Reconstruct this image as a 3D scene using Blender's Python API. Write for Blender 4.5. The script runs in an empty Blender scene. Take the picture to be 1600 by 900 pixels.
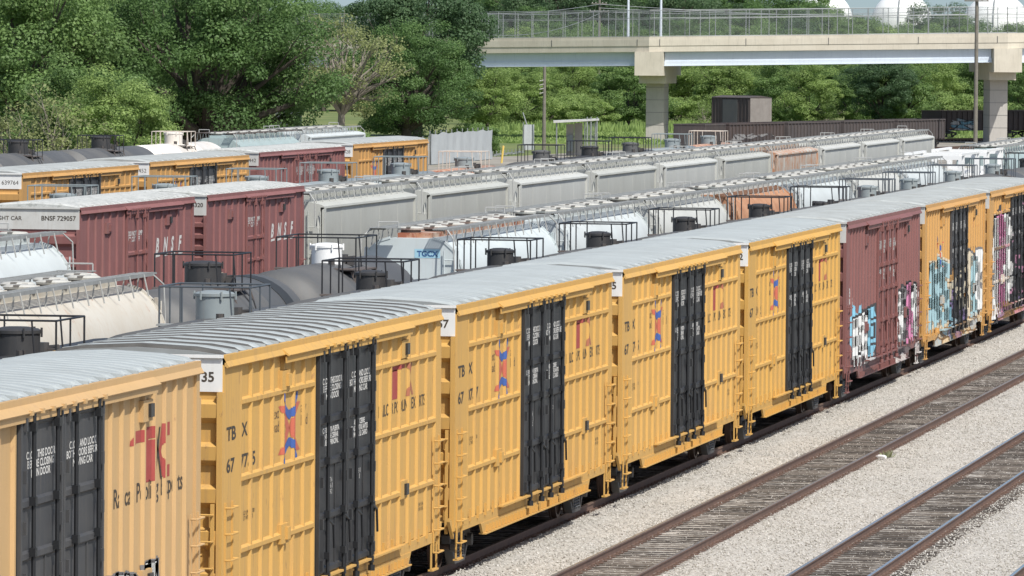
import bpy, math, random
import numpy as np
from mathutils import Vector, Matrix
random.seed(7); rng = np.random.default_rng(7)
scn = bpy.context.scene; COL = scn.collection
PI = math.pi; R = math.radians

# ------------------------------------------------------------------ camera numbers
FPX = 10396.3; CAM = Vector((23.175, 0.0, 9.978))
FW = Vector((-0.1666979, 0.9853245, -0.0367064)); RT = Vector((0.9859037, 0.1671063, 0.0083343)); UP = Vector((-0.0143459, 0.0347997, 0.9992913))
FH = Vector((FW.x, FW.y, 0)).normalized(); RH = Vector((FH.y, -FH.x, 0))
def at(px, d, z=0.0):                       # a place d metres ahead of the viewpoint under picture column px
    s = (px-800)/FPX*d
    p = Vector((CAM.x, CAM.y, 0)) + FH*d + RH*s
    return Vector((p.x, p.y, z))
def zat(px, py, d): return CAM.z - (py-(68.13+0.00834*(px-800)))*d/FPX

# ------------------------------------------------------------------ materials
M = {}
def nodes_of(m):
    m.use_nodes = True; nt = m.node_tree; b = nt.nodes['Principled BSDF']; return nt, b
def lin(h):
    h = h.lstrip('#'); v = [int(h[i:i+2], 16)/255 for i in (0, 2, 4)]
    return tuple(((c+0.055)/1.055)**2.4 if c > 0.04045 else c/12.92 for c in v)
def N(nt, t, **k):
    n = nt.nodes.new(t)
    for a, v in k.items():
        if a.startswith('i_'):
            n.inputs[a[2:].replace('_', ' ')].default_value = v
        else: setattr(n, a, v)
    return n
def mixc(nt, fac, a, b, blend='MIX'):
    n = nt.nodes.new('ShaderNodeMix'); n.data_type = 'RGBA'; n.blend_type = blend
    for s, v in ((0, fac), (6, a), (7, b)):
        if isinstance(v, (int, float)): n.inputs[s].default_value = v
        elif isinstance(v, tuple): n.inputs[s].default_value = (*v[:3], 1)
        else: nt.links.new(v, n.inputs[s])
    return n.outputs[2]
def math_(nt, op, a, b=0.0, c=0.0):
    n = nt.nodes.new('ShaderNodeMath'); n.operation = op
    for i, v in enumerate((a, b, c)):
        if isinstance(v, (int, float)): n.inputs[i].default_value = v
        else: nt.links.new(v, n.inputs[i])
    return n.outputs[0]
def ramp(nt, fac, stops, interp='LINEAR'):
    n = nt.nodes.new('ShaderNodeValToRGB'); n.color_ramp.interpolation = interp
    el = n.color_ramp.elements
    while len(el) < len(stops): el.new(0.5)
    for e, (p, c) in zip(el, stops):
        e.position = p; e.color = (*c[:3], 1) if isinstance(c, tuple) else (c, c, c, 1)
    nt.links.new(fac, n.inputs[0]); return n.outputs[0]
def coords(nt, scale=(1, 1, 1)):
    tc = nt.nodes.new('ShaderNodeTexCoord'); mp = nt.nodes.new('ShaderNodeMapping')
    mp.inputs['Scale'].default_value = scale; nt.links.new(tc.outputs['Object'], mp.inputs[0]); return mp.outputs[0]
def noise(nt, vec, scale, detail=4, rough=0.6):
    n = nt.nodes.new('ShaderNodeTexNoise'); n.inputs['Scale'].default_value = scale
    n.inputs['Detail'].default_value = detail; n.inputs['Roughness'].default_value = rough
    nt.links.new(vec, n.inputs['Vector']); return n.outputs[0]
def voro(nt, vec, scale, out='Color', rand=1.0):
    n = nt.nodes.new('ShaderNodeTexVoronoi'); n.inputs['Scale'].default_value = scale; n.inputs['Randomness'].default_value = rand
    nt.links.new(vec, n.inputs['Vector']); return n.outputs[out]
def graffiti(nt, base, areas, seed=0.0):
    """hand-sprayed lettering: blocky fills with outlines inside ragged windows given in metres along (y) and up (z)"""
    tc = nt.nodes.new('ShaderNodeTexCoord'); sp = nt.nodes.new('ShaderNodeSeparateXYZ'); nt.links.new(tc.outputs['Object'], sp.inputs[0])
    cur = base
    for i, (y0, y1, z0, z1, pal) in enumerate(areas):
        mp = nt.nodes.new('ShaderNodeMapping'); mp.inputs['Scale'].default_value = (0.0, 0.30, 1.6); mp.inputs['Location'].default_value = (seed+i*3.7, seed, i*1.3)
        nt.links.new(tc.outputs['Object'], mp.inputs[0])
        nz = noise(nt, mp.outputs[0], 1.3, 3)
        off = math_(nt, 'MULTIPLY', math_(nt, 'SUBTRACT', nz, 0.5), 1.6)
        y = math_(nt, 'ADD', sp.outputs[1], math_(nt, 'MULTIPLY', off, 1.2)); z = math_(nt, 'ADD', sp.outputs[2], off)
        m = math_(nt, 'MULTIPLY', math_(nt, 'GREATER_THAN', y, y0), math_(nt, 'LESS_THAN', y, y1))
        m = math_(nt, 'MULTIPLY', m, math_(nt, 'MULTIPLY', math_(nt, 'GREATER_THAN', z, z0), math_(nt, 'LESS_THAN', z, z1)))
        # letters: distorted stripes, colours from cells
        mp2 = nt.nodes.new('ShaderNodeMapping'); mp2.inputs['Scale'].default_value = (0.0, 0.17, 0.95); mp2.inputs['Location'].default_value = (seed, i*2.1, seed)
        nt.links.new(tc.outputs['Object'], mp2.inputs[0])
        vc = voro(nt, mp2.outputs[0], 2.6)
        sx = nt.nodes.new('ShaderNodeSeparateColor'); nt.links.new(vc, sx.inputs[0])
        n = len(pal); fill = ramp(nt, sx.outputs[0], [(k/n, pal[k]) for k in range(n)], 'CONSTANT')
        vd = nt.nodes.new('ShaderNodeTexVoronoi'); vd.feature = 'DISTANCE_TO_EDGE'; vd.inputs['Scale'].default_value = 2.6; nt.links.new(mp2.outputs[0], vd.inputs['Vector'])
        line = math_(nt, 'LESS_THAN', vd.outputs['Distance'], 0.06)
        fill = mixc(nt, line, fill, (0.02, 0.02, 0.025))
        wear = ramp(nt, noise(nt, tc.outputs['Object'], 9, 3), [(0.30, 0.25), (0.62, 0.92)])
        m = math_(nt, 'MULTIPLY', m, wear)
        cur = mixc(nt, m, cur, fill)
    return cur
def mat(name, c, rough=0.6, metal=0.0, c2=None, scale=1.2, amt=0.35, streak=0.0, streak_c=(0.12, 0.07, 0.04), graf=None, bump=0.0, stretch=(1, 1, 0.35), spots=None, seed=0.0):
    m = bpy.data.materials.new(name); nt, b = nodes_of(m)
    b.inputs['Roughness'].default_value = rough; b.inputs['Metallic'].default_value = metal
    v = coords(nt)
    c2 = c2 or tuple(x*0.72 for x in c)
    f = ramp(nt, noise(nt, v, scale, 6, 0.65), [(0.35, 0.0), (0.68, 1.0)])
    f = math_(nt, 'MULTIPLY', f, amt)
    col = mixc(nt, f, tuple(c), tuple(c2))
    if streak:
        vs = coords(nt, (3.0, 3.0, 0.22))
        s = ramp(nt, noise(nt, vs, 2.4, 5, 0.7), [(0.52, 0.0), (0.75, 1.0)])
        col = mixc(nt, math_(nt, 'MULTIPLY', s, streak), col, streak_c)
    if spots:
        sc, thr, spc, sa = spots
        s = ramp(nt, noise(nt, coords(nt, stretch), sc, 7, 0.72), [(thr, 0.0), (thr+0.06, 1.0)])
        col = mixc(nt, math_(nt, 'MULTIPLY', s, sa), col, spc)
    if graf: col = graffiti(nt, col, graf, seed)
    nt.links.new(col, b.inputs['Base Color'])
    if bump:
        bp = nt.nodes.new('ShaderNodeBump'); bp.inputs['Strength'].default_value = bump; bp.inputs['Distance'].default_value = 0.02
        nt.links.new(noise(nt, v, 14, 5), bp.inputs['Height']); nt.links.new(bp.outputs[0], b.inputs['Normal'])
    return m
YEL = (0.55, 0.325, 0.085); YELF = (0.50, 0.325, 0.145); YELO = (0.52, 0.29, 0.09)
BRN = (0.215, 0.090, 0.082)
def yellow(name, c, c2, sc, st, thr):
    M[name] = mat(name+'_paint', c, 0.72, c2=c2, scale=sc, amt=0.6, streak=st+0.15, streak_c=(0.29, 0.19, 0.10), spots=(5, thr-0.02, (0.27, 0.15, 0.07), 0.7))
yellow('yellow', YEL, (0.50, 0.30, 0.095), 0.7, 0.42, 0.64); yellow('yellow_second', (0.55, 0.32, 0.08), (0.49, 0.295, 0.09), 0.9, 0.30, 0.66)
yellow('yellow_third', (0.57, 0.335, 0.085), (0.51, 0.31, 0.10), 0.6, 0.36, 0.67); yellow('yellow_fourth', (0.56, 0.325, 0.075), (0.49, 0.29, 0.08), 1.1, 0.40, 0.65)
M['yellow_faded'] = mat('faded_yellow_paint', YELF, 0.6, c2=(0.54, 0.35, 0.17), scale=0.8, amt=0.6, streak=0.4, streak_c=(0.36, 0.24, 0.14), spots=(5, 0.64, (0.30, 0.17, 0.09), 0.5))
M['yellow_old'] = mat('old_yellow_paint', YELO, 0.65, c2=(0.44, 0.25, 0.09), scale=0.9, amt=0.7, streak=0.5, streak_c=(0.22, 0.13, 0.07))
M['brown'] = mat('boxcar_red_paint', BRN, 0.65, c2=(0.12, 0.045, 0.04), scale=0.8, amt=0.7, streak=0.4, streak_c=(0.24, 0.13, 0.11))
M['brown_old'] = mat('faded_boxcar_red_paint', (0.235, 0.098, 0.092), 0.7, c2=(0.185, 0.078, 0.072), scale=0.8, amt=0.7, streak=0.45, streak_c=(0.28, 0.17, 0.15), spots=(5, 0.62, (0.30, 0.20, 0.18), 0.4))
M['black_door'] = mat('black_door_paint', (0.018, 0.019, 0.022), 0.5, c2=(0.045, 0.045, 0.045), amt=0.7, streak=0.35, streak_c=(0.07, 0.065, 0.06))
M['door_grey'] = mat('weathered_black_door_paint', (0.045, 0.047, 0.052), 0.6, c2=(0.07, 0.068, 0.065), amt=0.7, streak=0.5, streak_c=(0.11, 0.10, 0.09))
M['rod'] = mat('black_rod_paint', (0.012, 0.013, 0.015), 0.5)
M['white_band'] = mat('white_band_paint', (0.74, 0.75, 0.74), 0.5, c2=(0.60, 0.60, 0.57), amt=0.5, streak=0.15, streak_c=(0.40, 0.34, 0.27))
M['white_dirty'] = mat('dirty_white_paint', (0.56, 0.57, 0.55), 0.6, c2=(0.42, 0.41, 0.38), amt=0.7, streak=0.3, streak_c=(0.30, 0.25, 0.20), spots=(3, 0.68, (0.25, 0.14, 0.09), 0.7))
M['galv_shade'] = mat('galvanised_roof_shaded_valley', (0.24, 0.255, 0.255), 0.85, 0.0, c2=(0.17, 0.175, 0.17), scale=1.0, amt=0.8)  # darker sheet colour stands in for shade in the gaps between roof bulges
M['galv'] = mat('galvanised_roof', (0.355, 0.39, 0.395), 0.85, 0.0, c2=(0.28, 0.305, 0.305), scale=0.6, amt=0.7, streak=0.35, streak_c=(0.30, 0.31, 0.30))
M['galv_old'] = mat('weathered_roof', (0.37, 0.395, 0.39), 0.85, 0.0, c2=(0.28, 0.295, 0.285), scale=1.4, amt=0.9, spots=(2.2, 0.56, (0.27, 0.27, 0.25), 0.5), stretch=(0.4, 1.6, 1))
M['galv_peel'] = mat('peeling_white_roof', (0.50, 0.51, 0.49), 0.65, 0.0, c2=(0.36, 0.375, 0.36), scale=2.0, amt=0.9, spots=(7, 0.52, (0.30, 0.31, 0.29), 0.8), stretch=(1, 1, 1))
M['grime'] = mat('grimy_roof_seam', (0.055, 0.052, 0.047), 0.85, c2=(0.12, 0.117, 0.108), scale=1.5, amt=0.8)
M['dark_steel'] = mat('dark_steel', (0.055, 0.058, 0.062), 0.65, 0.1, c2=(0.09, 0.075, 0.065), scale=4, amt=0.8)
M['wheel'] = mat('wheel_steel', (0.085, 0.05, 0.035), 0.6, 0.3, c2=(0.05, 0.035, 0.03), scale=5, amt=0.8)
M['tread'] = mat('polished_tread', (0.45, 0.43, 0.40), 0.35, 0.8)
M['spring'] = mat('spring_steel', (0.10, 0.105, 0.11), 0.55, 0.3)
M['red_logo'] = mat('red_logo_paint', (0.31, 0.045, 0.04), 0.75, c2=(0.36, 0.09, 0.07), scale=2, amt=0.5)
M['pink_logo'] = mat('pale_red_logo_paint', (0.48, 0.12, 0.07), 0.6)
M['blue_logo'] = mat('blue_logo_paint', (0.045, 0.10, 0.32), 0.75)
M['ink'] = mat('black_lettering_paint', (0.035, 0.03, 0.025), 0.7, c2=(0.10, 0.07, 0.04), scale=4, amt=0.5)
M['ink_red'] = mat('faded_red_line_paint', (0.36, 0.13, 0.07), 0.7)
M['ink_brown'] = mat('faded_brown_lettering_paint', (0.12, 0.07, 0.04), 0.7)
M['ink_white'] = mat('white_lettering_paint', (0.62, 0.61, 0.58), 0.7)
M['ink_blue'] = mat('blue_lettering_paint', (0.03, 0.10, 0.25), 0.7)
M['sky_patch'] = mat('pale_blue_patch_paint', (0.36, 0.60, 0.72), 0.7)
M['tank_black'] = mat('black_tank_paint', (0.028, 0.030, 0.033), 0.55, c2=(0.055, 0.052, 0.05), scale=0.7, amt=0.8, streak=0.4, streak_c=(0.09, 0.08, 0.07))
M['tank_dark'] = mat('dark_grey_tank_paint', (0.085, 0.088, 0.09), 0.6, c2=(0.12, 0.12, 0.115), scale=0.7, amt=0.8, streak=0.4, streak_c=(0.13, 0.11, 0.10))
M['tank_band'] = mat('tank_band_paint', (0.028, 0.03, 0.03), 0.6)
M['tank_grey'] = mat('grey_tank_paint', (0.27, 0.31, 0.32), 0.5, c2=(0.20, 0.23, 0.235), scale=0.7, amt=0.8, streak=0.4, streak_c=(0.30, 0.27, 0.23))
M['tank_white'] = mat('white_tank_paint', (0.72, 0.70, 0.66), 0.5, c2=(0.60, 0.52, 0.42), scale=0.8, amt=0.6, spots=(2.5, 0.62, (0.45, 0.22, 0.09), 0.8))
M['tank_rust'] = mat('rusting_tank_paint', (0.50, 0.42, 0.35), 0.7, c2=(0.36, 0.14, 0.06), scale=1.1, amt=1.0, spots=(1.6, 0.5, (0.26, 0.075, 0.035), 0.9), stretch=(1, 1, 1))
M['rail_black'] = mat('black_railing_paint', (0.022, 0.023, 0.026), 0.5)
M['rail_grey'] = mat('grey_railing_paint', (0.22, 0.255, 0.26), 0.55)
M['rail_dark'] = mat('dark_grey_railing_paint', (0.075, 0.09, 0.105), 0.55)
M['rail_white'] = mat('white_railing_paint', (0.62, 0.58, 0.52), 0.55, c2=(0.4, 0.25, 0.15), scale=6, amt=0.5)
M['hop_white'] = mat('white_hopper_paint', (0.52, 0.565, 0.57), 0.8, c2=(0.44, 0.475, 0.475), scale=0.5, amt=0.7, streak=0.4, streak_c=(0.42, 0.43, 0.41))
M['hop_cream'] = mat('cream_rusty_hopper_paint', (0.53, 0.51, 0.455), 0.8, c2=(0.45, 0.41, 0.34), scale=0.6, amt=0.8, streak=0.35, streak_c=(0.42, 0.27, 0.16), spots=(3.2, 0.62, (0.36, 0.13, 0.05), 0.85), stretch=(0.6, 1.2, 0.35))
M['hop_blue'] = mat('pale_blue_hopper_paint', (0.54, 0.60, 0.61), 0.8, c2=(0.46, 0.51, 0.52), scale=0.6, amt=0.7, streak=0.35, streak_c=(0.45, 0.45, 0.42))
M['hop_grey'] = mat('grey_hopper_paint', (0.46, 0.47, 0.435), 0.6, c2=(0.39, 0.395, 0.36), scale=0.5, amt=0.7, streak=0.45, streak_c=(0.34, 0.33, 0.29))
M['hop_grey_light'] = mat('light_grey_hopper_paint', (0.52, 0.53, 0.50), 0.6, c2=(0.44, 0.45, 0.42), scale=0.5, amt=0.7, streak=0.45, streak_c=(0.37, 0.36, 0.32))
M['hop_orange'] = mat('rust_orange_hopper_paint', (0.46, 0.25, 0.14), 0.8, c2=(0.34, 0.15, 0.075), scale=0.9, amt=1.0, streak=0.6, streak_c=(0.55, 0.42, 0.30))
M['hop_rusttop'] = mat('rust_edged_hopper_paint', (0.48, 0.49, 0.45), 0.65, c2=(0.42, 0.20, 0.09), scale=0.8, amt=0.75, spots=(1.6, 0.5, (0.42, 0.17, 0.07), 0.8), stretch=(1, 1.4, 0.5))
M['hop_teal'] = mat('grey_green_hopper_paint', (0.34, 0.42, 0.42), 0.6, c2=(0.28, 0.35, 0.34), scale=0.6, amt=0.7, streak=0.3)
M['grate'] = mat('roofwalk_grating', (0.30, 0.315, 0.31), 0.7, c2=(0.22, 0.22, 0.21), scale=3, amt=0.8)
M['grate_dark'] = mat('dark_roofwalk_grating', (0.12, 0.10, 0.09), 0.7)
M['bracket'] = mat('roofwalk_bracket_paint', (0.42, 0.43, 0.415), 0.7, c2=(0.33, 0.32, 0.30), scale=4, amt=0.6)
M['hatch'] = mat('hatch_paint', (0.47, 0.47, 0.435), 0.6, c2=(0.42, 0.40, 0.35), scale=4, amt=0.7)
M['hatch_dark'] = mat('hatch_rim_steel', (0.16, 0.15, 0.135), 0.7)
M['gondola'] = mat('dark_rusty_gondola_paint', (0.062, 0.055, 0.055), 0.8, c2=(0.09, 0.072, 0.066), scale=1.0, amt=0.8, streak=0.5, streak_c=(0.14, 0.11, 0.10))
M['coal'] = mat('black_coal', (0.02, 0.02, 0.02), 0.9, bump=1.0)
M['conc'] = mat('pale_concrete', (0.60, 0.555, 0.46), 0.85, c2=(0.50, 0.455, 0.37), scale=0.5, amt=0.8, streak=0.6, streak_c=(0.36, 0.34, 0.28), bump=0.2)
M['box_end'] = mat('faded_grey_brown_panel', (0.24, 0.22, 0.20), 0.9, c2=(0.17, 0.155, 0.14), scale=1.2, amt=0.8, streak=0.5, streak_c=(0.14, 0.11, 0.09))
M['conc_grey'] = mat('grey_concrete', (0.46, 0.435, 0.40), 0.9, c2=(0.39, 0.37, 0.34), scale=0.5, amt=0.7, streak=0.3, streak_c=(0.2, 0.19, 0.17), bump=0.2)
M['girder'] = mat('pale_blue_girder_paint', (0.62, 0.68, 0.74), 0.5, c2=(0.54, 0.60, 0.67), scale=0.4, amt=0.7, streak=0.3, streak_c=(0.34, 0.39, 0.45))
M['fence_metal'] = mat('galvanised_fence_post', (0.32, 0.34, 0.34), 0.5, 0.3)
M['fabric'] = mat('grey_screen_fabric', (0.42, 0.45, 0.46), 0.85, c2=(0.34, 0.36, 0.37), scale=0.6, amt=0.8, streak=0.4, streak_c=(0.28, 0.29, 0.28))
M['wood_pole'] = mat('weathered_pole_wood', (0.20, 0.185, 0.155), 0.9, c2=(0.13, 0.12, 0.10), scale=3, amt=0.8, bump=0.5)
M['wire'] = mat('dull_wire', (0.30, 0.32, 0.33), 0.6)
M['bollard'] = mat('bollard_yellow', (0.70, 0.50, 0.12), 0.6)
M['dome'] = mat('white_sphere_paint', (0.82, 0.83, 0.82), 0.5, c2=(0.74, 0.75, 0.73), scale=0.1, amt=0.4)
M['bark'] = mat('tree_bark', (0.10, 0.085, 0.068), 0.95, c2=(0.055, 0.045, 0.038), scale=3, amt=0.9, bump=0.8)
M['bark_pale'] = mat('pale_dead_twigs', (0.26, 0.235, 0.19), 0.95, c2=(0.18, 0.16, 0.13), scale=3, amt=0.8)
M['plate_black'] = mat('black_placard', (0.03, 0.03, 0.03), 0.4)
WH, BK, CY, PK, LB, GN, OR, PU, CR = (0.62, 0.62, 0.60), (0.03, 0.03, 0.035), (0.20, 0.44, 0.55), (0.50, 0.24, 0.36), (0.38, 0.48, 0.52), (0.15, 0.5, 0.25), (0.6, 0.25, 0.08), (0.20, 0.14, 0.30), (0.62, 0.56, 0.42)
def grafmats(key, base, areas, seed):
    c, c2 = base
    M[key] = mat(key+'_paint', c, 0.6, c2=c2, scale=0.8, amt=0.6, streak=0.4, streak_c=tuple(x*0.7+0.04 for x in c), graf=areas, seed=seed)
g1 = [(0.9, 7.6, 0.0, 1.25, [WH, BK, (0.2, 0.1, 0.09), CY, BK, WH, (0.2, 0.1, 0.09)]), (12.2, 19.4, 0.0, 1.5, [BK, WH, (0.2, 0.1, 0.09), BK, WH, (0.12, 0.12, 0.12)])]
grafmats('brown_graffiti', (BRN, (0.17, 0.072, 0.066)), g1, 1.0)
g2 = [(2.6, 8.2, 0.3, 2.7, [CY, CR, LB, YELO, CY, CR]), (7.4, 12.4, 0.0, 2.6, [BK, CR, BK, LB, PU, BK]), (12.0, 17.6, 0.2, 2.9, [CR, YELO, LB, CR, WH])]
grafmats('yellow_graffiti', (YELO, (0.46, 0.26, 0.09)), g2, 4.0); grafmats('black_graffiti', ((0.05, 0.05, 0.055), (0.07, 0.07, 0.07)), g2, 4.0)
g3 = [(1.0, 18.0, -0.5, 4.0, [BK, PK, BK, WH, BK, PU, BK, WH])]
grafmats('yellow_tagged', (YELO, (0.46, 0.26, 0.09)), g3, 8.0)
g3b = [(1.0, 18.0, -0.5, 4.2, [BK, BK, PK, BK, WH, BK, PU])]
grafmats('black_tagged', ((0.02, 0.02, 0.022), (0.04, 0.04, 0.04)), g3b, 8.0)
g4 = [(12.7, 16.4, 0.0, 2.40, [WH, BK, WH, BK])]
grafmats('faded_tagged', (YELF, (0.56, 0.36, 0.18)), g4, 3.0)
for k, (pal, yy) in enumerate([([WH, (0.06, 0.05, 0.05), (0.3, 0.3, 0.3), (0.06, 0.05, 0.05)], (1, 12)), ([CY, WH, OR, LB], (1.5, 5.5)), ([GN, CR, CY, BK], (8, 14))]):
    grafmats('gondola_graffiti_%d' % k, ((0.062, 0.048, 0.045), (0.10, 0.07, 0.06)), [(yy[0], yy[1], 0.9, 1.9, pal)], 11.0+k)

# ------------------------------------------------------------------ mesh builder
class MB:
    def __init__(s): s.v = []; s.f = []; s.mi = []; s.m = 0
    def add(s, vs, fs):
        o = len(s.v); s.v += [tuple(v) for v in vs]; s.f += [tuple(i+o for i in f) for f in fs]; s.mi += [s.m]*len(fs); return s
    def box(s, x0, x1, y0, y1, z0, z1):
        return s.add([(x0,y0,z0),(x1,y0,z0),(x1,y1,z0),(x0,y1,z0),(x0,y0,z1),(x1,y0,z1),(x1,y1,z1),(x0,y1,z1)],
                     [(0,3,2,1),(4,5,6,7),(0,1,5,4),(1,2,6,5),(2,3,7,6),(3,0,4,7)])
    def hexa(s, a, b):       # two quads a (4 pts) and b (4 pts)
        return s.add(list(a)+list(b), [(0,3,2,1),(4,5,6,7),(0,1,5,4),(1,2,6,5),(2,3,7,6),(3,0,4,7)])
    def cyl(s, p0, p1, r0, r1=None, n=8, caps=True):
        r1 = r0 if r1 is None else r1
        p0 = Vector(p0); p1 = Vector(p1); d = (p1-p0).normalized()
        a = d.orthogonal().normalized(); b = d.cross(a); vs = []
        for p, r in ((p0, r0), (p1, r1)):
            for k in range(n):
                t = 2*PI*k/n; vs.append(p+a*(r*math.cos(t))+b*(r*math.sin(t)))
        fs = [(k, (k+1) % n, n+(k+1) % n, n+k) for k in range(n)]
        if caps: fs += [tuple(range(n-1, -1, -1)), tuple(range(n, 2*n))]
        return s.add(vs, fs)
    def tube(s, pts, r, n=6):
        for a, b in zip(pts[:-1], pts[1:]): s.cyl(a, b, r, n=n)
        return s
    def prism(s, poly, a, b, axis='y'):   # poly in the two other axes (counter-clockwise or not), extruded a..b
        n = len(poly)
        f = {'y': lambda p, t: (p[0], t, p[1]), 'x': lambda p, t: (t, p[0], p[1]), 'z': lambda p, t: (p[0], p[1], t)}[axis]
        vs = [f(p, a) for p in poly]+[f(p, b) for p in poly]
        return s.add(vs, [(k, (k+1) % n, n+(k+1) % n, n+k) for k in range(n)]+[tuple(range(n-1, -1, -1)), tuple(range(n, 2*n))])
    def lathe(s, prof, c, axis='y', n=24):   # prof: list of (t along axis, radius)
        vs = []
        for t, r in prof:
            for k in range(n):
                q = 2*PI*k/n; u, w = r*math.cos(q), r*math.sin(q)
                vs.append({'y': (c[0]+u, c[1]+t, c[2]+w), 'x': (c[0]+t, c[1]+u, c[2]+w), 'z': (c[0]+u, c[1]+w, c[2]+t)}[axis])
        m = len(prof)
        fs = [(j*n+k, j*n+(k+1) % n, (j+1)*n+(k+1) % n, (j+1)*n+k) for j in range(m-1) for k in range(n)]
        fs += [tuple(range(n-1, -1, -1)), tuple(range((m-1)*n, m*n))]
        return s.add(vs, fs)
    def build(s, name, mt, parent=None, smooth=False, label=None, stuff=False):
        me = bpy.data.meshes.new(name); me.from_pydata(s.v, [], s.f)
        mts = mt if isinstance(mt, (list, tuple)) else [mt]
        for q in mts: me.materials.append(q if not isinstance(q, str) else M[q])
        if len(mts) > 1: me.polygons.foreach_set('material_index', s.mi)
        me.update()
        # outward normals
        import bmesh
        bm = bmesh.new(); bm.from_mesh(me); bmesh.ops.recalc_face_normals(bm, faces=bm.faces); bm.to_mesh(me); bm.free()
        if smooth:
            me.polygons.foreach_set('use_smooth', [True]*len(me.polygons))
            try: me.set_sharp_from_angle(angle=R(38))
            except Exception: pass
        o = bpy.data.objects.new(name, me); COL.objects.link(o); o.parent = parent
        if label: o['label'] = label
        if stuff: o['kind'] = 'stuff'
        return o
def thing(name, label, cat, loc=(0, 0, 0), rz=0.0, group=None):
    o = bpy.data.objects.new(name, None); COL.objects.link(o); o.location = loc; o.rotation_euler = (0, 0, rz)
    o.empty_display_size = 0.5
    tag(o, label, cat, group); return o
def tag(o, label=None, cat=None, group=None, kind=None):
    for k, v in (('label', label), ('category', cat), ('group', group), ('kind', kind)):
        if v: o[k] = v
    return o
KIDS = {}
def kids(o):
    return list(o.children)
def dup(root, loc, rz, label, group=None, swap=None, skip=()):
    """copy of a thing with its parts and sub-parts; swap = {material name: material name}"""
    sw = {M[a]: M[b] for a, b in (swap or {}).items()}
    def put(c):
        if sw and c.type == 'MESH':
            for s in c.material_slots:
                if s.material in sw:
                    new = sw[s.material]; s.link = 'OBJECT'; s.material = new
    r = root.copy(); COL.objects.link(r); r.location = loc; r.rotation_euler = (0, 0, rz); r['label'] = label
    if group: r['group'] = group
    put(r)
    for ch in kids(root):
        if ch.name.split('.')[0] in skip: continue
        c = ch.copy(); COL.objects.link(c); c.parent = r; put(c)
        for g in kids(ch):
            d = g.copy(); COL.objects.link(d); d.parent = c; put(d)
    return r
def text(name, s, size, loc, mt, parent, face='side', sx=1.0, align='LEFT', shear=0.0, bold=0.0, label=None):
    cu = bpy.data.curves.new('t', 'FONT'); cu.body = s; cu.size = size; cu.align_x = align; cu.shear = shear; cu.offset = bold; cu.resolution_u = 3; cu.space_line = 0.85
    to = bpy.data.objects.new('t', cu); COL.objects.link(to)
    dg = bpy.context.evaluated_depsgraph_get(); me = bpy.data.meshes.new_from_object(to.evaluated_get(dg))
    bpy.data.objects.remove(to)
    if face == 'side': mm = Matrix(((0, 0, 1, loc[0]), (sx, 0, 0, loc[1]), (0, 1, 0, loc[2]), (0, 0, 0, 1)))
    else: mm = Matrix(((sx, 0, 0, loc[0]), (0, 0, -1, loc[1]), (0, 1, 0, loc[2]), (0, 0, 0, 1)))
    me.transform(mm); me.materials.clear(); me.materials.append(M[mt]); me.name = name
    o = bpy.data.objects.new(name, me); COL.objects.link(o); o.parent = parent
    if label: o['label'] = label
    return o

# ------------------------------------------------------------------ bogie
def bogie(parent, yc, detailed=True):
    """three-piece freight truck, centre at y = yc, wheels on rail tops z=0"""
    fr = MB(); r = 0.457; wb = 0.89
    for s in (-1, 1):
        x0, x1 = (0.93, 1.09) if s > 0 else (-1.09, -0.93)
        fr.prism([(yc-wb-0.22, 0.50), (yc-wb-0.22, 0.66), (yc-0.42, 0.78), (yc+0.42, 0.78), (yc+wb+0.22, 0.66), (yc+wb+0.22, 0.50), (yc+wb-0.10, 0.52), (yc+0.46, 0.60),
                  (yc-0.46, 0.60), (yc-wb+0.10, 0.52)], x0, x1, 'x')
        fr.prism([(yc-wb+0.12, 0.46), (yc-0.48, 0.16), (yc+0.48, 0.16), (yc+wb-0.12, 0.46), (yc+wb+0.02, 0.42), (yc+0.52, 0.08), (yc-0.52, 0.08), (yc-wb-0.02, 0.42)], x0, x1, 'x')
        for q in (-1, 1):
            fr.box(x0, x1, yc+q*0.42-0.05, yc+q*0.42+0.05, 0.14, 0.62)
            fr.cyl((s*1.07, yc+q*wb, 0.457), (s*1.17, yc+q*wb, 0.457), 0.12, n=12)
    fr.box(-1.04, 1.04, yc-0.20, yc+0.20, 0.52, 0.84)
    b = fr.build('bogie', 'dark_steel', parent)
    for s in (-1, 1):
        sp = MB()
        for k in (-0.26, 0.0, 0.26):
            for j in range(6):
                z = 0.19+j*0.062
                sp.lathe([(-0.018, 0.085), (0, 0.10), (0.018, 0.085)], (s*1.03, yc+k, z), 'z', 10)
        sp.build('spring', 'spring', b, smooth=True)
    if detailed:
        for q in (-1, 1):
            ax = MB(); ax.cyl((-1.05, yc+q*wb, r), (1.05, yc+q*wb, r), 0.08, n=10); ax.build('axle', 'wheel', b, True)
            for s in (-1, 1):
                w = MB()
                pr = [(-0.075, 0.20), (-0.075, 0.49), (-0.045, 0.49), (-0.04, r+0.005), (0.07, r-0.003), (0.07, 0.385), (0.03, 0.37), (0.015, 0.17), (0.08, 0.14), (0.08, 0.05)]
                if s < 0: pr = [(-t, rr) for t, rr in pr]
                w.lathe(pr, (s*0.775, yc+q*wb, r), 'x', 28); w.build('wheel', 'wheel', b, True)
    return b

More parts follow.
